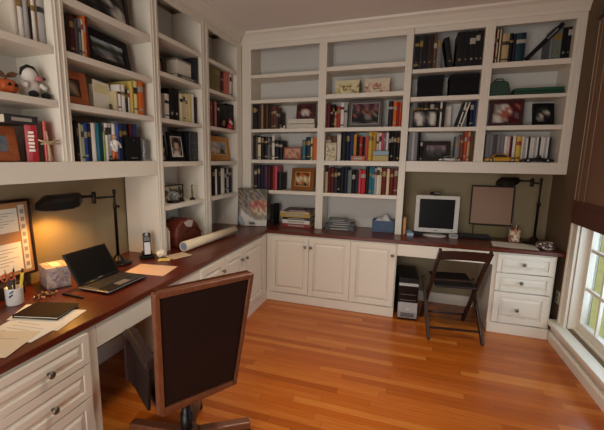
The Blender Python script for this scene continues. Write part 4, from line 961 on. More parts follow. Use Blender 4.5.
# big photo board in the corner, dark binder behind, book stack
pb=thing('photo_board','large square aerial photo of a curved stand propped in counter corner','photo board',(.068,-.135,CT+.001),math.radians(10),rx=-.10)
m=MB(); m.box(-.165,.165,0,.012,0,.415); obj('board',m,BLKM,pb,.001)
picture('photo',pb,-.163,.163,.004,.412,-.0012,['nNGnzGNnGgnGnGN','GzGzGnezGnzGnGz','gNzGzgnGzgGzGnG','NzGzGgGzzGgGzGz','gGzgGezGzgGzggG','GezGzgzemmmamzg','gGzgGzmamrmmmam','NzgzGgmmmmammmm','Ngzezgzamcmcmzc','dgwzgezzccmccmc','dewwezezzzccgcc','kewwwwezzzezeze','ksewwwwwezzzeez','ksgwwwwwwwwwwww','dgsewwkkkwwwwww','kdgewwwwwwwwwww'])
r=thing('ring_binder','black ring binder standing behind right edge of the photo board','binder',(.262,.045,CT+.001),0)
m=MB(); m.box(-.022,.022,-.07,.12,0,.235); obj('binder_cover',m,BLKM,r,.003)
m=MB(); m.M=Matrix.Translation((0,-.0705,.06)) @ Matrix.Rotation(PI/2,4,'X'); m.lathe([(.009,0),(.009,.002)],12); obj('finger_ring',m,NICK,r)
z=CT+.001; sx=.535
for i,(w,h,dx,tn,cm,lab) in enumerate(((.31,.040,.005,0,mat('brick_red_cover','8e2a26',.45),'dark red book at the bottom of the counter stack'),
    (.305,.042,.0,2,mat('white_glossy_cover','d4cdc6',.4),'white-spined book in the counter stack above dark red one'),
    (.32,.026,.01,-2,mat('black_cover','1c1718',.45),'thin black book in the middle of the counter stack'),
    (.335,.046,-.012,1,mat('mustard_cover','b08c3c',.45),'mustard yellow thick book near top of counter stack'),
    (.325,.014,-.01,-1,mat('cream_cover','c8bb98',.5),'thin cream book just under the top of counter stack'),
    (.29,.022,.012,3,mat('maroon_cover','4a1718',.45),'maroon book topmost of the stack on back counter'))):
    lying('book',lab,'B',0,0,0,w,.225,h,cm,tn,'book',True,'books stacked on the back counter',((sx+dx,.085,z),0)); z+=h+.0006
r=thing('pen','dark blue pen lying on the topmost maroon book','pen',(sx+.125,.075,z+.0052),math.radians(25))
m=MB(); m.tube([(-.065,0,0),(.05,0,0),(.072,0,0)],[.0048,.0048,.0015],8); obj('barrel',m,mat('navy_plastic','1d2238',.4),r)
# folded dark fabric / magazines heap
z=CT+.001
for i,(w,d_,h,dx,tn,hx) in enumerate(((.31,.20,.030,0,1,'2d3033'),(.30,.20,.024,-.006,-3,'4a5055'),(.285,.19,.022,.01,4,'2a2c30'),(.26,.18,.020,-.012,-6,'5f666b'),(.20,.16,.014,-.03,8,'3c4046'))):
    lying('magazine',['grey folder at the bottom of the low dark pile','second folder up in the low dark pile on counter','middle black magazine of the low dark pile on counter','light grey magazine second from top of low dark pile','small charcoal magazine topmost on the low dark pile'][i],'B',0,0,0,w,d_,h,mat('mag_'+hx,hx,.35,0,.2),tn,'magazine',True,'magazines in the low dark pile',((1.01+dx,.085,z),0)); z+=h+.0008
# blue basket with tissue
r=thing('blue_basket','slate blue woven basket box with white tissue on back counter','basket',(1.445,.145,CT+.001),0)
m=MB(); a,b,h,t=.108,.085,.118,.006
for (x0,x1,y0,y1) in ((-a,a,-b,-b+t),(-a,a,b-t,b),(-a,-a+t,-b+t,b-t),(a-t,a,-b+t,b-t)): m.box(x0,x1,y0,y1,0,h)
m.box(-a+t,a-t,-b+t,b-t,0,.006); obj('basket_body',m,woven_mat('blue_weave','3a4c66','586f8e',110),r,.003)
m=MB(); m.box(-.02,.02,-b-.004,-b-.0003,.05,.085); obj('front_flap',m,mat('blue_flap','4d6282',.6),r,.002)
m=MB(); n=12; v=[]; 
for i in range(n+1):
    for j in range(n+1):
        x=-.09+.18*i/n; y=-.068+.136*j/n; v.append((x,y,.10+.055*max(0,math.sin(PI*i/n)*math.sin(PI*j/n))*(1+.5*math.sin(5*x/.09+3*y/.07))))
m.smooth=True; m.add(v,[(i*(n+1)+j,(i+1)*(n+1)+j,(i+1)*(n+1)+j+1,i*(n+1)+j+1) for i in range(n) for j in range(n)]); obj('tissue',m,mat('tissue_white','c9ccd2',.8),r)
# books standing left of monitor
upright_book('orange-cream paperback standing against divider left of the monitor','B',1.652,.04,CT,.028,.14,.165,mat('peach_cover','c98a56',.5),None)
r=thing('blue_paper_pad','pale blue paper pad lying left of the monitor','paper pad',(1.70,.07,CT+.001),.1)
m=MB(); m.box(-.03,.03,-.10,.08,0,.03); obj('sheets',m,mat('pale_blue_paper','9fb4c8',.6),r,.001)
m=MB(); m.box(-.03,.03,-.10,.08,.0303,.034); obj('cover_sheet',m,mat('blue_cover_sheet','8aa2ba',.5),r)
# right shelf objects
for x,w,lab in ((1.795,.220,'left of two black storage boxes, upper right shelf'),(2.078,.238,'right of two black storage boxes, upper right shelf')):
    r=thing('storage_box',lab,'storage box',(x,.15,2.088),0,'black storage boxes')
    m=MB(); m.box(-w/2,w/2,-.11,.11,0,.14); obj('box_body',m,mat('black_box_card','0b090c',.6,spec=.15),r,.002)
    m=MB(); m.box(-w/2-.003,w/2+.003,-.113,.113,.1402,.185); obj('box_lid',m,mat('black_box_lid','0d0b0f',.55,spec=.15),r,.002)
r=thing('card_folder','pale grey open folder leaning on right-hand shelf among binders','folder',(1.962,.195,1.809),0)
m=MB(); m.M=Matrix.Rotation(-.06,4,'X'); m.box(-.015,.045,0,.010,0.002,.215); obj('folder_cover',m,mat('pale_grey_card','b9b7b5',.6),r)
m=MB(); m.M=Matrix.Rotation(-.06,4,'X'); m.box(-.012,.045,-.004,-.0005,.004,.208); obj('inner_sheet',m,PAPER,r)
def toy_car(x,y,z,L,paint,label,open_top=False):
    r=thing('toy_car',label,'toy car',(x,y,z+.001),0,'model cars on the shelves')
    H=L*.27; wd=L*.40
    low=[(-.5,.10),(-.49,.36),(-.40,.50),(-.22,.55),(.20,.55),(.40,.46),(.495,.34),(.5,.10)]
    m=MB(); m.prism([(a*L,b*H) for a,b in low],-wd/2,wd/2,'y'); obj('body',m,paint,r,L*.02)
    top=[(-.32,.55),(-.18,.97),(.06,1.0),(.24,.55)] if not open_top else [(-.02,.55),(.04,.9),(.07,.9),(.12,.55)]
    m=MB(); m.prism([(a*L,b*H) for a,b in top],-wd*.40,wd*.40,'y'); obj('cabin',m,SCREEN if open_top else paint,r,L*.012)
    if not open_top:
        for sy in(-1,1):
            m=MB(); m.prism([(a*L*.86-.01*L,(.60+(b-.55)*.72)*H) for a,b in top],sy*wd*.402,sy*wd*.412,'y'); obj('side_window',m,mat('tinted_window','23262a',.15),r)
    for sx in(-.31,.31):
        for sy in(-1,1):
            m=MB(); m.M=Matrix.Translation((sx*L,sy*(wd/2+.001),H*.25)) @ Matrix.Rotation(-sy*PI/2,4,'X')
            m.lathe([(H*.25,-L*.035),(H*.25,0)],14,0); m.lathe([(H*.15,.0003),(H*.13,.0015)],12,1); obj('wheel',m,[BLKM,SILV],r)
    return r
toy_car(2.005,.02,1.4955,.185,mat('car_silver','b7b4b0',.25,.5),'silver toy car before the dark seascape frame')
toy_car(2.425,.03,1.4955,.265,mat('car_yellow','c08a1c',.3),'yellow toy car before grey disc cases on right shelf')
toy_car(2.70,.03,1.4955,.235,mat('car_navy','14141f',.2),'dark open-top toy car before white disc cases',True)
r=thing('binder','long black binder slanting across the uppermost shelf near the window','binder',(2.545,.008,2.3465),0,ry=math.radians(42))
m=MB(); m.box(-.034,0,0,.036,0,.352); obj('cover',m,BLKM,r,.004)
m=MB(); m.box(-.024,-.010,-.0008,-.0001,.20,.30); obj('spine_title',m,GREYP,r)
r=thing('fabric_case','dark green domed case on right shelf under binders','case',(2.375,.12,2.070),0)
GRN=mat('dark_green_cloth','1c3a2c',.6,0,.12,60)
m=MB(); m.prism([(-.085,0),(-.085,.10),(-.06,.135),(.03,.13),(.055,.115),(.085,0)],-.07,.07,'y'); obj('case_body',m,GRN,r,.008)
m=MB(); m.tube([(-.05,-.05,.132),(-.04,-.05,.150),(.01,-.05,.150),(.02,-.05,.130)],.005,8); obj('handle',m,GRN,r)
r=thing('flat_case','long low green case lying right of the green domed case','case',(2.665,.12,2.070),0)
m=MB(); m.box(-.185,.183,-.07,.07,0,.034); obj('case_base',m,mat('bottle_green','14402c',.45),r,.006)
m=MB(); m.box(-.182,.181,-.069,.069,.0345,.062); obj('case_lid',m,mat('bottle_green_lid','1a4d35',.45),r,.008)

# ------------------------------------------------------------------ left desk
DZ=CT+.001
def pharmacy_lamp(label,loc,rz,pole_h,arm_z,arm_len,head_len,lit,group='bronze swing-arm desk lamps',joint2=.0):
    # local: the arm runs along -x from the pole
    r=thing('desk_lamp',label,'desk lamp',loc,rz,group)
    m=MB(); m.lathe([(.085,0),(.088,.008),(.082,.016),(.05,.022),(.034,.034),(.026,.055),(.016,.066)],28); obj('base',m,BRONZE,r)
    m=MB(); m.lathe([(.0105,.0665),(.0105,pole_h),(.013,pole_h+.002),(.013,pole_h+.04),(.008,pole_h+.045),(.0075,arm_z+.02),(.012,arm_z+.022),(.012,arm_z+.045),(.004,arm_z+.05)],14); obj('pole',m,BRONZE,r)
    m=MB(); m.M=Matrix.Translation((0,-.012,pole_h+.02)) @ Matrix.Rotation(PI/2,4,'X'); m.lathe([(.004,0),(.004,.014),(.010,.015),(.010,.024)],10); obj('knob',m,BRONZE,r)
    m=MB(); m.tube([(-.013,0,arm_z),(-arm_len,0,arm_z+.005)],.0075,10); obj('arm',m,BRONZE,r)
    m=MB(); m.lathe([(.012,arm_z-.03),(.014,arm_z-.026),(.014,arm_z+.04),(.008,arm_z+.046)],14,c=(-arm_len-.0145,0,0)); obj('joint',m,BRONZE,r)
    hx=-arm_len-.029
    m=MB(); m.tube([(hx,0,arm_z+.02),(hx-.085,0,arm_z+.022)],[.008,.010],10); m.tube([(hx-.085,0,arm_z+.022),(hx-.10,0,arm_z+.022)],[.02,.02],14); obj('socket',m,BRONZE,r)
    # half-round shade open downwards
    x0=hx-.1005; L=head_len; tilt=.0
    m=MB(); m.smooth=False
    sec=[(-.066,-.050),(-.063,-.008),(-.045,.020),(-.016,.031),(.016,.031),(.045,.020),(.063,-.008),(.066,-.050)]
    cuts=[(x0,.62,.012),(x0-.035,.9,.004),(x0-.08,1,0),(x0-L*.78,1,0),(x0-L,.55,-.018)]
    n=len(sec); v=[]
    for off in (0,.004):
        for (x,k,dz) in cuts:
            for (y,z) in sec: v.append((x,y*k*(1-off*12),arm_z+.02+dz+(z*k-(.0 if off==0 else .004))))
    N=len(cuts)*n; fs=[]
    for s in range(2):
        b=s*N
        for i in range(len(cuts)-1):
            for k in range(n-1): fs.append((b+i*n+k,b+i*n+k+1,b+(i+1)*n+k+1,b+(i+1)*n+k))
        fs.append(tuple(b+k for k in range(n))); fs.append(tuple(b+(len(cuts)-1)*n+k for k in range(n)))
    for i in range(len(cuts)-1):
        for k in (0,n-1): fs.append((i*n+k,(i+1)*n+k,N+(i+1)*n+k,N+i*n+k))
    m.add(v,fs); obj('shade',m,BRONZE,r)
    bx=x0-L*.42
    m=MB(); m.ball((bx,0,arm_z+.005),.022,14,10,0,(1.5,1,1))
    obj('bulb',m,mat('lit_bulb','ffd9a0',.4,0,0,emit='ffb35a',es=60) if lit else mat('unlit_bulb','cfcabf',.3),r)
    return r,bx
lampL,bx=pharmacy_lamp('dark bronze swing-arm desk lamp, lit, behind the laptop',(-.235,-1.80,DZ),PI/2-.06,.39,.475,.150,.245,True)
# bulletin board leaning on the left wall
bb=thing('bulletin_board','black framed cork board of pinned papers leaning behind the pencil mug','bulletin board',(-.375,-2.62,CT+.075),PI/2,rx=-.04)
mb=MB(); w,h=.68,.43
for (a,b,c_,e) in ((-w/2,-w/2+.014,0,h),(w/2-.014,w/2,0,h),(-w/2+.014,w/2-.014,0,.014),(-w/2+.014,w/2-.014,h-.014,h)): mb.box(a,b,0,.02,c_,e)
obj('frame_moulding',mb,DKWOOD,bb,.002)
obj('cork',MB().box(-w/2+.014,w/2-.014,.008,.018,.014,h-.014),mat('cork','a87a50',.9,0,.2,120),bb)
for (a,b,c_,e,mt) in ((.09,.262,.255,.385,PAPER),(-.05,.262,.035,.195,PAPER),(-.25,.05,.24,.39,PAPERP),(-.28,-.08,.04,.20,PAPER)):
    p=obj('pinned_sheet',MB().box(a,b,.0055,.0075,c_,e),mt,bb)
    mm=MB()
    for k in range(6):
        zz=e-(e-c_)*(.2+.11*k); mm.box(a+.02,b-.02-.03*(k%3),.0050,.0054,zz,zz+.003)
    obj('text_lines',mm,mat('grey_ink','8c8680',.7),p)
mm=MB().box(.272,.306,.0055,.0075,.03,.40); st=obj('photo_strip',mm,mat('pale_strip','d2cabd',.6),bb)
mm=MB()
for k in range(8): mm.box(.279,.299,.0050,.0054,.05+.043*k,.074+.043*k)
obj('strip_picture',mm,mat('strip_grey','8f8880',.6),st)
# two small blocks carry the board clear of the counter
tag(obj('book',MB().box(-.41,-.30,-2.80,-2.42,DZ,CT+.072),mat('cover_dark_brown','36251d',.45),None,.003),'dark book lying under the black framed cork board behind the mug','book')
# mug of pencils and its contents
mx,my=-.205,-2.545
mug=thing('pencil_mug','white mug with blue emblem on the left desk corner','mug',(mx,my,DZ))
m=MB(); m.lathe([(.036,0),(.038,.004),(.0395,.084),(.0405,.088),(.0375,.088),(.036,.012),(.0,.010)],28); obj('cup',m,mat('white_glaze','d6d2cc',.25),mug)
m=MB()
for k in range(5):
    a=-1.18+.11*k
    for z0,z1 in ((.045,.055),(.062,.07)):
        if (k in(0,) and z0>.06) or (k==4 and z0<.06): continue
        b=a+.105; R0,R1=.0397,.0405
        m.prism([(R0*math.cos(a),R0*math.sin(a)),(R1*math.cos(a),R1*math.sin(a)),(R1*math.cos(b),R1*math.sin(b)),(R0*math.cos(b),R0*math.sin(b))],z0+.003*k,z1+.003*k,'z')
obj('blue_emblem',m,mat('emblem_blue','1e2f66',.4),mug)
m=MB(); m.tube([(-.026,.031,.07),(-.041,.048,.066),(-.046,.055,.045),(-.041,.048,.026),(-.026,.031,.02)],.006,8); obj('handle',m,mat('white_glaze','d6d2cc',.25),mug)
def stick(name,label,cat,dx,dy,tx,ty,L,r0,col,tip):
    d=Vector((tx,ty,1)).normalized(); r=thing(name,label,cat,(mx+dx,my+dy,DZ+.016))
    m=MB(); m.tube([tuple(d*0),tuple(d*L)],r0,8); obj('barrel',m,mat('stick_'+col,col,.4),r)
    m=MB(); m.tube([tuple(d*(L+.0005)),tuple(d*(L+.02))],[r0*1.05,r0*.6],8); obj('tip',m,mat('stick_'+tip,tip,.4),r)
stick('highlighter','yellow highlighter standing in the white mug','pen',.012,.016,.10,.12,.145,.0075,'d2b23a','3a3320')
stick('pen','black pen standing in the white mug beside the scissors','pen',.002,-.002,.04,.03,.15,.005,'1d1a1c','1d1a1c')
stick('pen','silver pen standing tallest in the white mug','pen',-.012,.010,-.06,.10,.16,.0045,'b0aeac','d8d6d2')
stick('pencil','dark red pencil standing in the white mug','pencil',-.008,-.012,-.05,-.06,.15,.004,'5a1c18','c9a070')
sc=thing('scissors','orange-handled scissors standing in the white mug','scissors',(mx+.008,my-.016,DZ+.016))
m=MB()
for cx,cz in ((-.0,.135),(.0,.135)):
    pass
for sy in(-1,1):
    ring_=[( .004,-.012+sy*.017+.014*math.cos(a),.135+.018*math.sin(a)) for a in [2*PI*k/14 for k in range(15)]]
    m.tube(ring_,.004,8,cap=False)
obj('handle',m,mat('scissor_orange','b8542a',.4),sc)
m=MB(); m.bar((.004,-.004,.0),(.004,-.016,.118),.010,.0025,up=(1,0,0)); m.bar((.007,.002,.0),(.007,-.010,.118),.010,.0025,up=(1,0,0)); obj('blade',m,NICK,sc)
# bead string
kb=thing('bead_string','small tangle of brown and pale beads between mug and tissue box','beads',(-.16,-2.42,DZ+.006))
m=MB()
for k in range(30):
    a=k*.55; rr=.018+.0016*k
    m.ball((rr*math.cos(a)*.7,rr*math.sin(a)*1.1,.0015*(k%3)),.0062,8,6,k%3)
obj('bead_loop',m,[mat('bead_brown','6a3a20',.35),mat('bead_tan','b08a60',.35),mat('bead_dark','2a1712',.35)],kb)
# tissue box
tb=thing('tissue_box','pale floral cube tissue box beside the laptop','tissue box',(-.268,-2.262,DZ),math.radians(-25))
fl=voro_mat('lilac_floral',['b09a92','c2b0a4','96808c','b8a090','a07f7c'],70)
m=MB(); m.box(-.075,.075,-.062,.062,0,.122); obj('carton',m,fl,tb,.002)
m=MB(); m.box(-.045,.045,-.022,.022,.1221,.1235); obj('slot_film',m,PAPER,tb)
# laptop
lp=thing('laptop','open black laptop with silver-edged keyboard on the left desk','laptop',(.043,-2.133,DZ),math.radians(90))
# local: x along width (world y), y negative toward the user (+x world)
w,d=.31,.21
m=MB(); m.box(-w/2,w/2,-d/2,d/2,.004,.020); obj('base',m,BLK,lp,.004)
m=MB(); m.box(-w/2-.001,w/2+.001,-d/2-.001,d/2+.001,.0125,.0165)
obj('silver_trim',m,SILV,lp,.001)
m=MB(); m.box(-w/2+.012,w/2-.012,-.015,d/2-.03,.0201,.0212); obj('key_tray',m,mat('grey_tray','8f8a86',.4,.2),lp)
m=MB()
for j in range(6):
    for i in range(15):
        x0=-w/2+.016+i*.0187; y0=-.013+j*.0147; m.box(x0,x0+.0160,y0,y0+.0122,.0213,.0242)
tag(obj('keys',m,mat('key_dark','2a2727',.5),lp),None,None,None,'stuff')
m=MB(); m.box(-.045,.045,-.085,-.035,.0204,.0210); obj('touchpad',m,GREYP,lp)
m=MB(); m.box(-w/2+.01,w/2-.01,-d/2+.006,-.018,.02005,.0203); obj('palm_rest',m,mat('palm_black','1c1b1c',.35),lp)
lid=MB(); th=math.radians(32)
lid.M=Matrix.Translation((0,d/2-.004,.022)) @ Matrix.Rotation(-th,4,'X')
lid.box(-w/2,w/2,0,.010,0,.205); lo=obj('lid',lid,BLK,lp,.004)
m=MB(); m.M=lid.M.copy(); m.box(-w/2+.014,w/2-.014,-.0008,-.0001,.016,.195); obj('screen',m,SCREEN,lo)
m=MB(); m.M=lid.M.copy(); m.box(-.018,.018,-.0011,-.0002,.008,.014); obj('maker_badge',m,GREYP,lo)
m=MB(); m.tube([(-.12,d/2-.004,.021),(.12,d/2-.004,.021)],.006,8); obj('hinge',m,BLK,lp)
# pen lying
r=thing('pen','black pen lying on the desk in front of the tissue box','pen',(-.012,-2.372,DZ+.0055),math.atan2(0,1))
m=MB(); m.tube([(-.075,0,0),(.06,0,0),(.078,0,0)],[.0055,.0055,.0015],8); obj('barrel',m,BLK,r)
m=MB(); m.box(-.06,-.02,-.0015,.0015,.006,.0075); obj('clip',m,NICK,r)
# papers and portfolio
def sheet(label,pts,z,mt,name='paper_sheet',th=.0008,lines=0,group='loose papers on the left desk'):
    c=(sum(p[0] for p in pts)/4,sum(p[1] for p in pts)/4)
    r=thing(name,label,'paper',(c[0],c[1],z),0,group)
    m=MB(); m.prism([(p[0]-c[0],p[1]-c[1]) for p in pts],0,th,'z'); obj('sheet',m,mt,r)
    if lines:
        m=MB(); P=[Vector((p[0]-c[0],p[1]-c[1],0)) for p in pts]
        for k in range(lines):
            f=.15+.7*k/lines
            a=P[0].lerp(P[3],f); b=P[1].lerp(P[2],f); a,b=a.lerp(b,.12),a.lerp(b,.6 if k%3 else .8)
            m.bar((a.x,a.y,th+.0003),(b.x,b.y,th+.0003),.0022,.0003)
        obj('text_lines',m,mat('grey_ink','8c8680',.7),r)
    return r
def rect(cx,cy,w,h,a):
    c,s=math.cos(a),math.sin(a); return [(cx+x*c-y*s,cy+x*s+y*c) for x,y in((-w/2,-h/2),(w/2,-h/2),(w/2,h/2),(-w/2,h/2))]
sheet('white sheet under the brown portfolio, its corner towards laptop',rect(.09,-2.62,.28,.216,.28),DZ,PAPER,lines=0)
sheet('white sheet at the desk edge under the brown portfolio',rect(.115,-2.72,.24,.19,.12),DZ+.001,PAPER,lines=5)
sheet('cream sheet at the bottom left corner of the photo',rect(.11,-2.86,.26,.21,.35),DZ+.002,PAPERP,lines=4)
sheet('white sheet peeking above the brown portfolio',rect(-.02,-2.58,.16,.18,.5),DZ+.003,PAPER)
pf=thing('portfolio','brown leather portfolio lying on papers at left desk edge','portfolio',(.038,-2.574,DZ+.0042),.27)
m=MB(); m.box(-.104,.115,-.074,.088,0,.004); m.box(-.104,.115,-.074,.088,.010,.014); m.box(-.104,-.100,-.074,.088,.004,.010); obj('cover',m,mat('portfolio_brown','23130d',.65,0,.12,40,spec=.12),pf,.001)
m=MB(); m.box(-.099,.111,-.070,.084,.0042,.0098); obj('pages',m,PAGES,pf)
sheet('pinkish letter lying between laptop and phone',[(-.055,-1.945),(.222,-1.912),(.187,-1.705),(-.088,-1.745)],DZ,mat('pinkish_letter','dcb898',.7),'letter')
sheet('small yellow note in front of the phone',rect(.0,-1.60,.085,.075,.5),DZ+.0012,NOTEY,'sticky_note')
sheet('small tan leaflet in front of paper roll end',rect(.035,-1.475,.13,.17,-.35),DZ+.0024,mat('tan_leaflet','cbb091',.7),'leaflet',lines=3)
cr=thing('crumpled_paper','small white crumpled paper beside the cordless phone','paper',(-.065,-1.545,DZ))
m=MB(); random.seed(3)
m.ball((0,0,.028),.04,14,9,0,(.85,.95,.7)); m.v=[(x+random.uniform(-.006,.006),y+random.uniform(-.006,.006),max(0,z+random.uniform(-.006,.006))) for x,y,z in m.v]; m.sm=[False]*len(m.sm)
obj('wad',m,PAPER,cr)
# cordless phone
ph=thing('cordless_phone','silver cordless phone standing in black charger beside left bookcase','phone',(-.150,-1.60,DZ),math.radians(48))
m=MB(); m.prism([(-.045,-.05),(.045,-.05),(.055,0),(.045,.045),(-.045,.045),(-.055,0)],0,.022,'z'); m.box(-.034,.034,-.012,.036,.0222,.05); obj('charger',m,BLK,ph,.004)
hs=MB(); hs.M=Matrix.Translation((0,-.014,.026)) @ Matrix.Rotation(-.14,4,'X'); hs.box(-.028,.028,-.016,.0,0,.165); ho=obj('handset',hs,BLK,ph,.008)
m=MB(); m.M=hs.M.copy(); m.box(-.021,.021,-.0185,-.0166,.006,.095); obj('keypad',m,mat('pale_keypad','c9ccd2',.35),ho,.003)
m=MB(); m.M=hs.M.copy(); m.box(-.019,.019,-.0182,-.0166,.105,.135); obj('display',m,GREYP,ho,.001)
m=MB(); m.M=hs.M.copy() @ Matrix.Translation((0,-.0166,.150)) @ Matrix.Rotation(PI/2,4,'X'); m.lathe([(.013,0),(.013,.002)],14); obj('earpiece',m,SILV,ho)

# ------------------------------------------------------------------ back desk
mo=thing('monitor','pale grey flat monitor with black screen on back desk','monitor',(1.937,.10,DZ),math.radians(3))
m=MB(); m.lathe([(.115,0),(.112,.010),(.09,.017),(.04,.021)],32); m.v=[(x,y*.85,z) for x,y,z in m.v]; obj('base',m,MONW,mo)
m=MB(); m.prism([(-.035,.0),(.035,.0),(.028,.03),(-.028,.03)],.0205,.17,'z'); obj('neck',m,GREYP,mo,.003)
M0=Matrix.Translation((0,-.055,.045)) @ Matrix.Rotation(-.04,4,'X')
w,h=.392,.355
m=MB(); m.M=M0
for (a,b,c_,e) in ((-w/2,-w/2+.037,0,h),(w/2-.037,w/2,0,h),(-w/2+.037,w/2-.037,0,.036),(-w/2+.037,w/2-.037,h-.034,h)): m.box(a,b,0,.03,c_,e)
m.box(-w/2,w/2,.0302,.045,0,h)
bz=obj('bezel',m,MONW,mo,.003)
m=MB(); m.M=M0; m.box(-w/2+.0375,w/2-.0375,.006,.012,.0365,h-.0345); obj('screen',m,SCREEN,bz)
m=MB(); m.M=M0; m.box(w/2-.06,w/2-.045,-.0015,-.0002,.012,.018); m.box(-.018,.018,-.0015,-.0002,.014,.021); obj('button',m,GREYP,bz)
wc=thing('webcam','small black and silver webcam on top of the monitor','webcam',(1.915,.075,DZ+.4035),math.radians(3))
m=MB(); m.box(-.02,.02,-.02,.02,0,.008); obj('clip_foot',m,BLK,wc,.002)
m=MB(); m.tube([(-.045,0,.020),(.045,0,.020)],.0125,12); obj('camera_bar',m,BLK,wc)
m=MB(); m.tube([(-.015,-.0126,.021),(.04,-.0126,.021)],.004,8); obj('silver_strip',m,SILV,wc)
r=thing('desk_speaker','small black speaker under the left side of the monitor','speaker',(1.770,.05,DZ),0)
m=MB(); m.box(-.045,.045,-.04,.04,0,.035); obj('case',m,BLK,r,.004)
m=MB(); m.box(-.035,.035,-.0425,-.0405,.006,.031); obj('grille',m,BLKM,r)
r=thing('card_cube','small white box under the right side of the monitor','box',(2.100,.05,DZ),.08)
m=MB(); m.box(-.035,.035,-.03,.03,0,.035); obj('carton',m,MONW,r,.002)
m=MB(); m.box(-.028,.028,-.0312,-.0302,.016,.030); obj('printed_label',m,GREYP,r)
r=thing('keyboard','dark keyboard pushed back at the wall right of the monitor','keyboard',(2.285,.14,DZ),.02)
m=MB(); m.prism([(-.075,0),(.07,.0),(.07,.026),(-.075,.014)],-.15,.15,'x'); obj('case',m,BLK,r,.003)
m=MB()
for j in range(4):
    for i in range(14): m.box(-.142+i*.0203,-.125+i*.0203,-.065+j*.03,-.043+j*.03,.0165+j*.0025,.0235+j*.0025)
tag(obj('keys',m,mat('key_dark','2a2727',.5),r),None,None,None,'stuff')
# framed canvas on the desk against the wall
cv=thing('framed_board','blank pinkish board in thin dark frame leaning behind back desk','board',(2.442,.248,CT+.115),0,rx=-.05)
m=MB(); w,h=.372,.385
for (a,b,c_,e) in ((-w/2,-w/2+.012,0,h),(w/2-.012,w/2,0,h),(-w/2+.012,w/2-.012,0,.012),(-w/2+.012,w/2-.012,h-.012,h)): m.box(a,b,0,.018,c_,e)
obj('frame_moulding',m,DKWOOD,cv,.0015)
obj('board_face',MB().box(-w/2+.0122,w/2-.0122,.006,.014,.0122,h-.0122),mat('pinkish_board','93745f',.7,0,.05,6),cv)
tag(obj('book',MB().box(2.30,2.58,.225,.300,DZ,CT+.1125),mat('olive_cover','6b5f3a',.6),None,.002),'olive box file lying behind the desk under the framed blank board','box file')
lampR,_b=pharmacy_lamp('dark bronze swing-arm desk lamp, unlit, beside the window',(2.762,.045,DZ),math.radians(2),.34,.545,.055,.16,False)
r=thing('pen_cup','patterned pink and cream pen cup at foot of right lamp','pen cup',(2.618,.085,DZ))
m=MB(); m.lathe([(.043,0),(.045,.003),(.047,.115),(.0435,.115),(.041,.01),(.0,.008)],22); obj('cup',m,voro_mat('cup_pattern',['b5786a','d2c09a','8e5348','c9a884','d8cdb4'],55),r)
for k,(dx,dy,L,col,lab) in enumerate(((-.018,.008,.145,'7a2a24','dark red pencil left in the patterned cup by right lamp'),(.002,-.010,.135,'c0a070','tan pencil in middle of patterned cup by right lamp'),(.016,.012,.15,'2a2224','black pen right in the patterned cup by right lamp'))):
    q=thing('pencil' if k<2 else 'pen',lab,'pencil' if k<2 else 'pen',(2.618+dx,.085+dy,DZ+.0105))
    m=MB(); m.tube([(0,0,0),(dx*.6,dy*.6,L)],.004,8); obj('barrel',m,mat('stick_'+col,col,.4),q)
    m=MB(); m.tube([(dx*.6,dy*.6,L+.0004),(dx*.66,dy*.66,L+.012)],[.004,.0015],8); obj('tip',m,PAPERP,q)
r=thing('trinket_bowl','black and white patterned low bowl at right end of back desk','bowl',(2.795,-.145,DZ),.2)
m=MB(); m.lathe([(.05,0),(.066,.012),(.07,.04),(.066,.056),(.061,.056),(.062,.04),(.05,.014),(0,.008)],24); obj('bowl',m,voro_mat('bowl_pattern',['3a2a2a','cdbcb0','5a4442','b5a294','2a1d1c'],60),r)
m=MB(); m.ball((0,0,.036),.045,14,8,0,(1,1,.6)); obj('contents',m,voro_mat('bowl_fill',['3a3232','b5a89c','6a5c54','d0c6ba'],80),r)
sheet('white paper lying under the foot of the right lamp',rect(2.575,-.095,.34,.23,-.12),DZ,PAPER,group='papers on the back desk')

# ------------------------------------------------------------------ computer tower
tw=thing('computer_tower','black and silver computer tower on floor in back knee space','computer',(1.712,-.09,.0),math.radians(4))
m=MB(); m.box(-.088,.088,-.185,.24,.006,.415); obj('case',m,BLK,tw,.004)
m=MB()
for sx in(-.07,.07):
    for sy in(-.15,.2): m.box(sx-.012,sx+.012,sy-.02,sy+.02,0,.0058)
obj('foot',m,BLKM,tw)
m=MB(); m.prism([(-.186,.02),(-.198,.03),(-.207,.09),(-.198,.175),(-.186,.18)],-.086,.086,'x'); obj('lower_front',m,SILV,tw,.004)
m=MB(); m.box(-.086,.086,-.192,-.1855,.182,.335); obj('drive_bay',m,mat('gloss_black','0e0e10',.2),tw,.002)
m=MB(); m.prism([(-.186,.337),(-.200,.342),(-.194,.362),(-.186,.368)],-.086,.086,'x'); obj('silver_strip',m,SILV,tw,.002)
m=MB(); m.M=Matrix.Translation((0,-.2085,.115)) @ Matrix.Rotation(PI/2,4,'X'); m.lathe([(.013,-.003),(.013,.002),(.010,.004)],16); obj('power_button',m,MONW,tw)
m=MB()
for k in range(3): m.box(-.06,.06,-.2065,-.203,.045+.014*k,.051+.014*k)
obj('vent_slots',m,BLKM,tw)
m=MB(); m.box(-.07,.07,-.1935,-.1922,.20,.2045); m.box(-.07,.07,-.1935,-.1922,.255,.2585); obj('drive_seam',m,GREYP,tw)

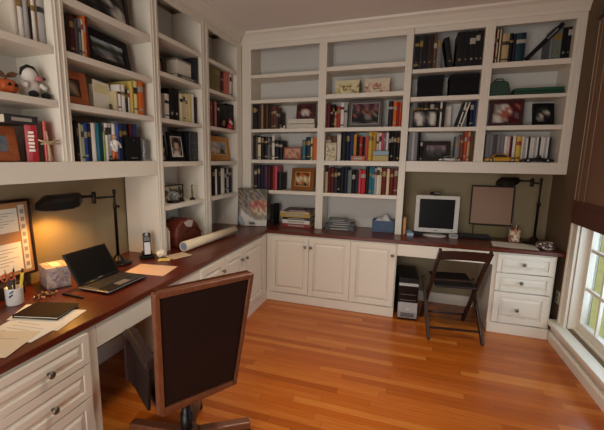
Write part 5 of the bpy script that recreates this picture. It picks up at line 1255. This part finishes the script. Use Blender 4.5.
# ------------------------------------------------------------------ folding chair
CHW=wood('dark_chair_wood','22130d','3a2217',.4,'Z',2)
fc=thing('folding_chair','dark brown slatted wooden folding chair at the back desk','folding chair',(2.078,-.342,0),.13)
W=.198
for sx in(-1,1):
    x=sx*(W-.012)
    m=MB(); m.bar((x,.246,.0),(x,-.20,.66),.022,.042,up=(0,0,1)); m.bar((x,-.20,.66),(x,-.30,.80),.022,.042,up=(0,0,1)); obj('back_leg_upright',m,CHW,fc,.003)
    xi=sx*(W+.012)
    m=MB(); m.bar((xi,-.246,.0),(xi,.165,.435),.020,.040,up=(0,0,1)); obj('leg',m,CHW,fc,.003)
m=MB()
for i in range(8):
    a0=-.17+.34*i/8; a1=-.17+.34*(i+1)/8
    y0=-.285+.030*(1-(a0/.17)**2)*1.0; y1=-.285+.030*(1-(a1/.17)**2)
    P=[(a0*1.1,y0,.715),(a1*1.1,y1,.715),(a1*1.1,y1-.045,.797),(a0*1.1,y0-.045,.797)]
    Q=[(p[0],p[1]+.014,p[2]) for p in P]
    m.add(P+Q,[(0,1,2,3),(7,6,5,4),(0,4,5,1),(3,2,6,7),(0,3,7,4),(1,5,6,2)])
obj('backrest',m,CHW,fc)
m=MB()
m.box(-.160,.160,-.115,.190,.440,.458)
m.v=[(x,y,z+.02*(y/.18)) for x,y,z in m.v]
obj('seat',m,mat('black_seat_pad','17110f',.5),fc,.006)
m=MB(); m.tube([(-W+.023,.195,.075),(W-.023,.195,.075)],.009,8); obj('stretcher',m,CHW,fc)
m=MB(); m.bar((-W-.002,-.170,.081),(W+.002,-.170,.081),.022,.012); obj('stretcher',m,CHW,fc)
m=MB(); m.bar((-W+.023,-.085,.49),(W-.023,-.085,.49),.02,.012); obj('seat_rail',m,CHW,fc)

# ------------------------------------------------------------------ office chair
oc=thing('office_chair','dark leather office chair with reddish wooden frame at the left desk','office chair',(.648,-2.332,0),math.radians(-34))
# local: back at +x, seat runs to -x, width along y  (rotation -34 deg: +x -> toward the camera)
bw0,bw1=.195,.228       # half widths bottom / top
def backpt(t,y,dx=0):   # t 0..1 up the back
    x=.162+.111*t; z=.402+.598*t; k=bw0+(bw1-bw0)*t
    return (x+dx-.0*y*y, y*k, z)
def slab(y0,y1,t0,t1,d0,d1,n=1,curve=0):
    m=MB(); P=[]
    for d in (d0,d1):
        for (t,y) in ((t0,y0),(t0,y1),(t1,y1),(t1,y0)): P.append(backpt(t,y,d))
    m.add(P,[(0,1,2,3),(7,6,5,4),(0,4,5,1),(1,5,6,2),(2,6,7,3),(3,7,4,0)]); return m
m=slab(-1,-.90,0,1,-.020,.020); a_=slab(.90,1,0,1,-.020,.020); t_=slab(-.90,.90,.955,1,-.020,.020); b_=slab(-.90,.90,0,.055,-.020,.020)
for q in (a_,t_,b_): m.add(q.v,q.f)
obj('back_frame',m,FRW,oc,.008)
m=slab(-.898,.898,.057,.953,-.050,.013); obj('back_panel',m,LEATH,oc,.006)
m=MB(); m.box(-.26,.125,-.185,.185,.395,.475); obj('seat_cushion',m,LEATH,oc,.03,seg=3)
m=MB(); m.box(-.25,.10,-.18,.18,.365,.394); obj('seat_frame',m,FRW,oc,.006)
for sy in(-1,1):
    y=sy*.218
    prof=[(.185,.672),(.10,.690),(-.05,.704),(-.115,.700),(-.155,.680),(-.182,.640),(-.186,.600),(-.150,.596),(-.140,.628),(-.11,.652),(-.05,.660),(.10,.648),(.185,.632)]
    m=MB(); m.prism(prof,y-.025,y+.025,'y'); ap=obj('armrest',m,ARML,oc,.012,seg=3)
    m=MB(); m.bar((-.168,y,.60),(-.165,y,.40),.05,.03,up=(1,0,0)); m.bar((-.165,y,.385),(-.165,sy*.181,.385),.045,.026)
    obj('arm_post',m,ARML if sy<0 else ARML,oc,.006)
    m=MB(); m.prism([(-.12,.40),(.115,.40),(.165,.628),(.10,.645),(-.06,.658)],y-.010 if sy>0 else y-.004,y+.004 if sy>0 else y+.010,'y'); obj('arm_side_panel',m,LEATH,oc,.002)
m=MB(); m.lathe([(.03,.10),(.03,.22),(.024,.222),(.024,.34),(.07,.345),(.07,.3645)],18); obj('column',m,BLK,oc)
m=MB(); m.lathe([(.05,.075),(.058,.08),(.058,.125),(.035,.135)],20); obj('hub',m,FRW,oc)
for k in range(5):
    a=math.radians(71+72*k+2); c_,s_=math.cos(a),math.sin(a)
    m=MB(); P=[]
    m.bar((c_*.055,s_*.055,.098),(c_*.335,s_*.335,.078),.052,.042); lg=obj('leg',m,FRW,oc,.008)
    m=MB(); q=(c_*.315,s_*.315)
    m.M=Matrix.Translation((q[0],q[1],.026)) @ Matrix.Rotation(a+.5,4,'Z') @ Matrix.Rotation(PI/2,4,'X')
    m.lathe([(.020,-.022),(.025,-.018),(.025,.018),(.020,.014)],16); m.M=Matrix(); m.tube([(q[0],q[1],.03),(q[0],q[1],.058)],.008,8); obj('caster',m,BLKM,lg)

# ------------------------------------------------------------------ light
r=thing('ceiling_light','flush round frosted glass ceiling light in the middle of the ceiling','ceiling light',(1.3,-1.8,ZC-.001))
m=MB(); m.lathe([(.20,-.05),(.21,-.04),(.21,0)],30); obj('rim',m,NICK,r)
GLOBE=mat('frosted_glass','efe4cf',.5); nb=GLOBE.node_tree.nodes['Principled BSDF']; nb.inputs['Emission Color'].default_value=(1,.78,.52,1); nb.inputs['Emission Strength'].default_value=3
m=MB(); m.lathe([(.03,-.066),(.15,-.062),(.195,-.0505)],28); obj('diffuser',m,GLOBE,r)
def light(name,kind,loc,energy,color,rot=(0,0,0),size=None,sizey=None,spot=None,radius=None):
    d=bpy.data.lights.new(name,kind); d.energy=energy; d.color=color
    if size: d.shape='RECTANGLE'; d.size=size; d.size_y=sizey
    if spot: d.spot_size=spot[0]; d.spot_blend=spot[1]
    if radius is not None: d.shadow_soft_size=radius
    o=bpy.data.objects.new(name,d); COL.objects.link(o); o.location=loc; o.rotation_euler=rot
    return o
light('ceiling_light_glow','AREA',(1.3,-1.8,ZC-.075),CEIL_W,(1,.90,.75),(0,0,0),.36,.36).data.spread=math.radians(115)
light('sun','SUN',(0,0,12),4,(1,.95,.82),Vector((.6,-.5,-.75)).to_track_quat('-Z','Y').to_euler())
# daylight entering by the front window (behind the camera)
light('front_window_daylight','AREA',((FX0+FX1)/2,YF-.02,(FZ0+FZ1)/2),FRONT_W,(1,.97,.92),(PI/2,0,0),FX1-FX0-.05,FZ1-FZ0-.05)
# daylight entering by the side window
light('side_window_daylight','AREA',(XW+.16,-1.08,1.18),SIDE_W,(.66,.83,1),(0,PI/2,0),1.7,1.15)
# desk lamp bulb
hd=lampL.matrix_basis @ Vector((bx,0,.452))
light('desk_lamp_bulb','SPOT',hd,DESK_W,(1,.47,.09),radius=.02,spot=(math.radians(135),.5))
wd=bpy.data.worlds.new('sky'); S.world=wd; wd.use_nodes=True
N=wd.node_tree.nodes; Lk=wd.node_tree.links
bg=N['Background']; sk=N.new('ShaderNodeTexSky'); sk.sky_type='HOSEK_WILKIE'; sk.turbidity=5; sk.sun_direction=(-.4,.5,.55); sk.ground_albedo=.4
Lk.new(sk.outputs[0],bg.inputs[0]); bg.inputs[1].default_value=SKY

# ------------------------------------------------------------------ camera
C=(1.6282,-3.7558,1.5133); YAW=.3389; PIT=-.1627; ROL=.01; F=362.6; PX=276.3; PY=217.28
fw=Vector((-math.sin(YAW)*math.cos(PIT),math.cos(YAW)*math.cos(PIT),math.sin(PIT)))
rt=Vector((math.cos(YAW),math.sin(YAW),0)); up=rt.cross(fw)
R_=math.cos(ROL)*rt+math.sin(ROL)*up; U_=-math.sin(ROL)*rt+math.cos(ROL)*up
cd=bpy.data.cameras.new('camera'); co=bpy.data.objects.new('camera',cd); COL.objects.link(co)
co.matrix_world=Matrix(((R_.x,U_.x,-fw.x,C[0]),(R_.y,U_.y,-fw.y,C[1]),(R_.z,U_.z,-fw.z,C[2]),(0,0,0,1)))
cd.sensor_width=36; cd.sensor_fit='HORIZONTAL'; cd.lens=F/604*36
cd.shift_x=(302-PX)/604; cd.shift_y=(PY-215)/604; cd.clip_start=.02; cd.clip_end=200
S.camera=co
S.view_settings.view_transform='Standard'; S.view_settings.look='None'; S.view_settings.gamma=1; S.view_settings.use_curve_mapping=False
S.view_settings.exposure=EXPO
S.cycles.use_denoising=True
S.cycles.max_bounces=8; S.cycles.diffuse_bounces=5; S.cycles.sample_clamp_indirect=4; S.cycles.caustics_reflective=False; S.cycles.caustics_refractive=False
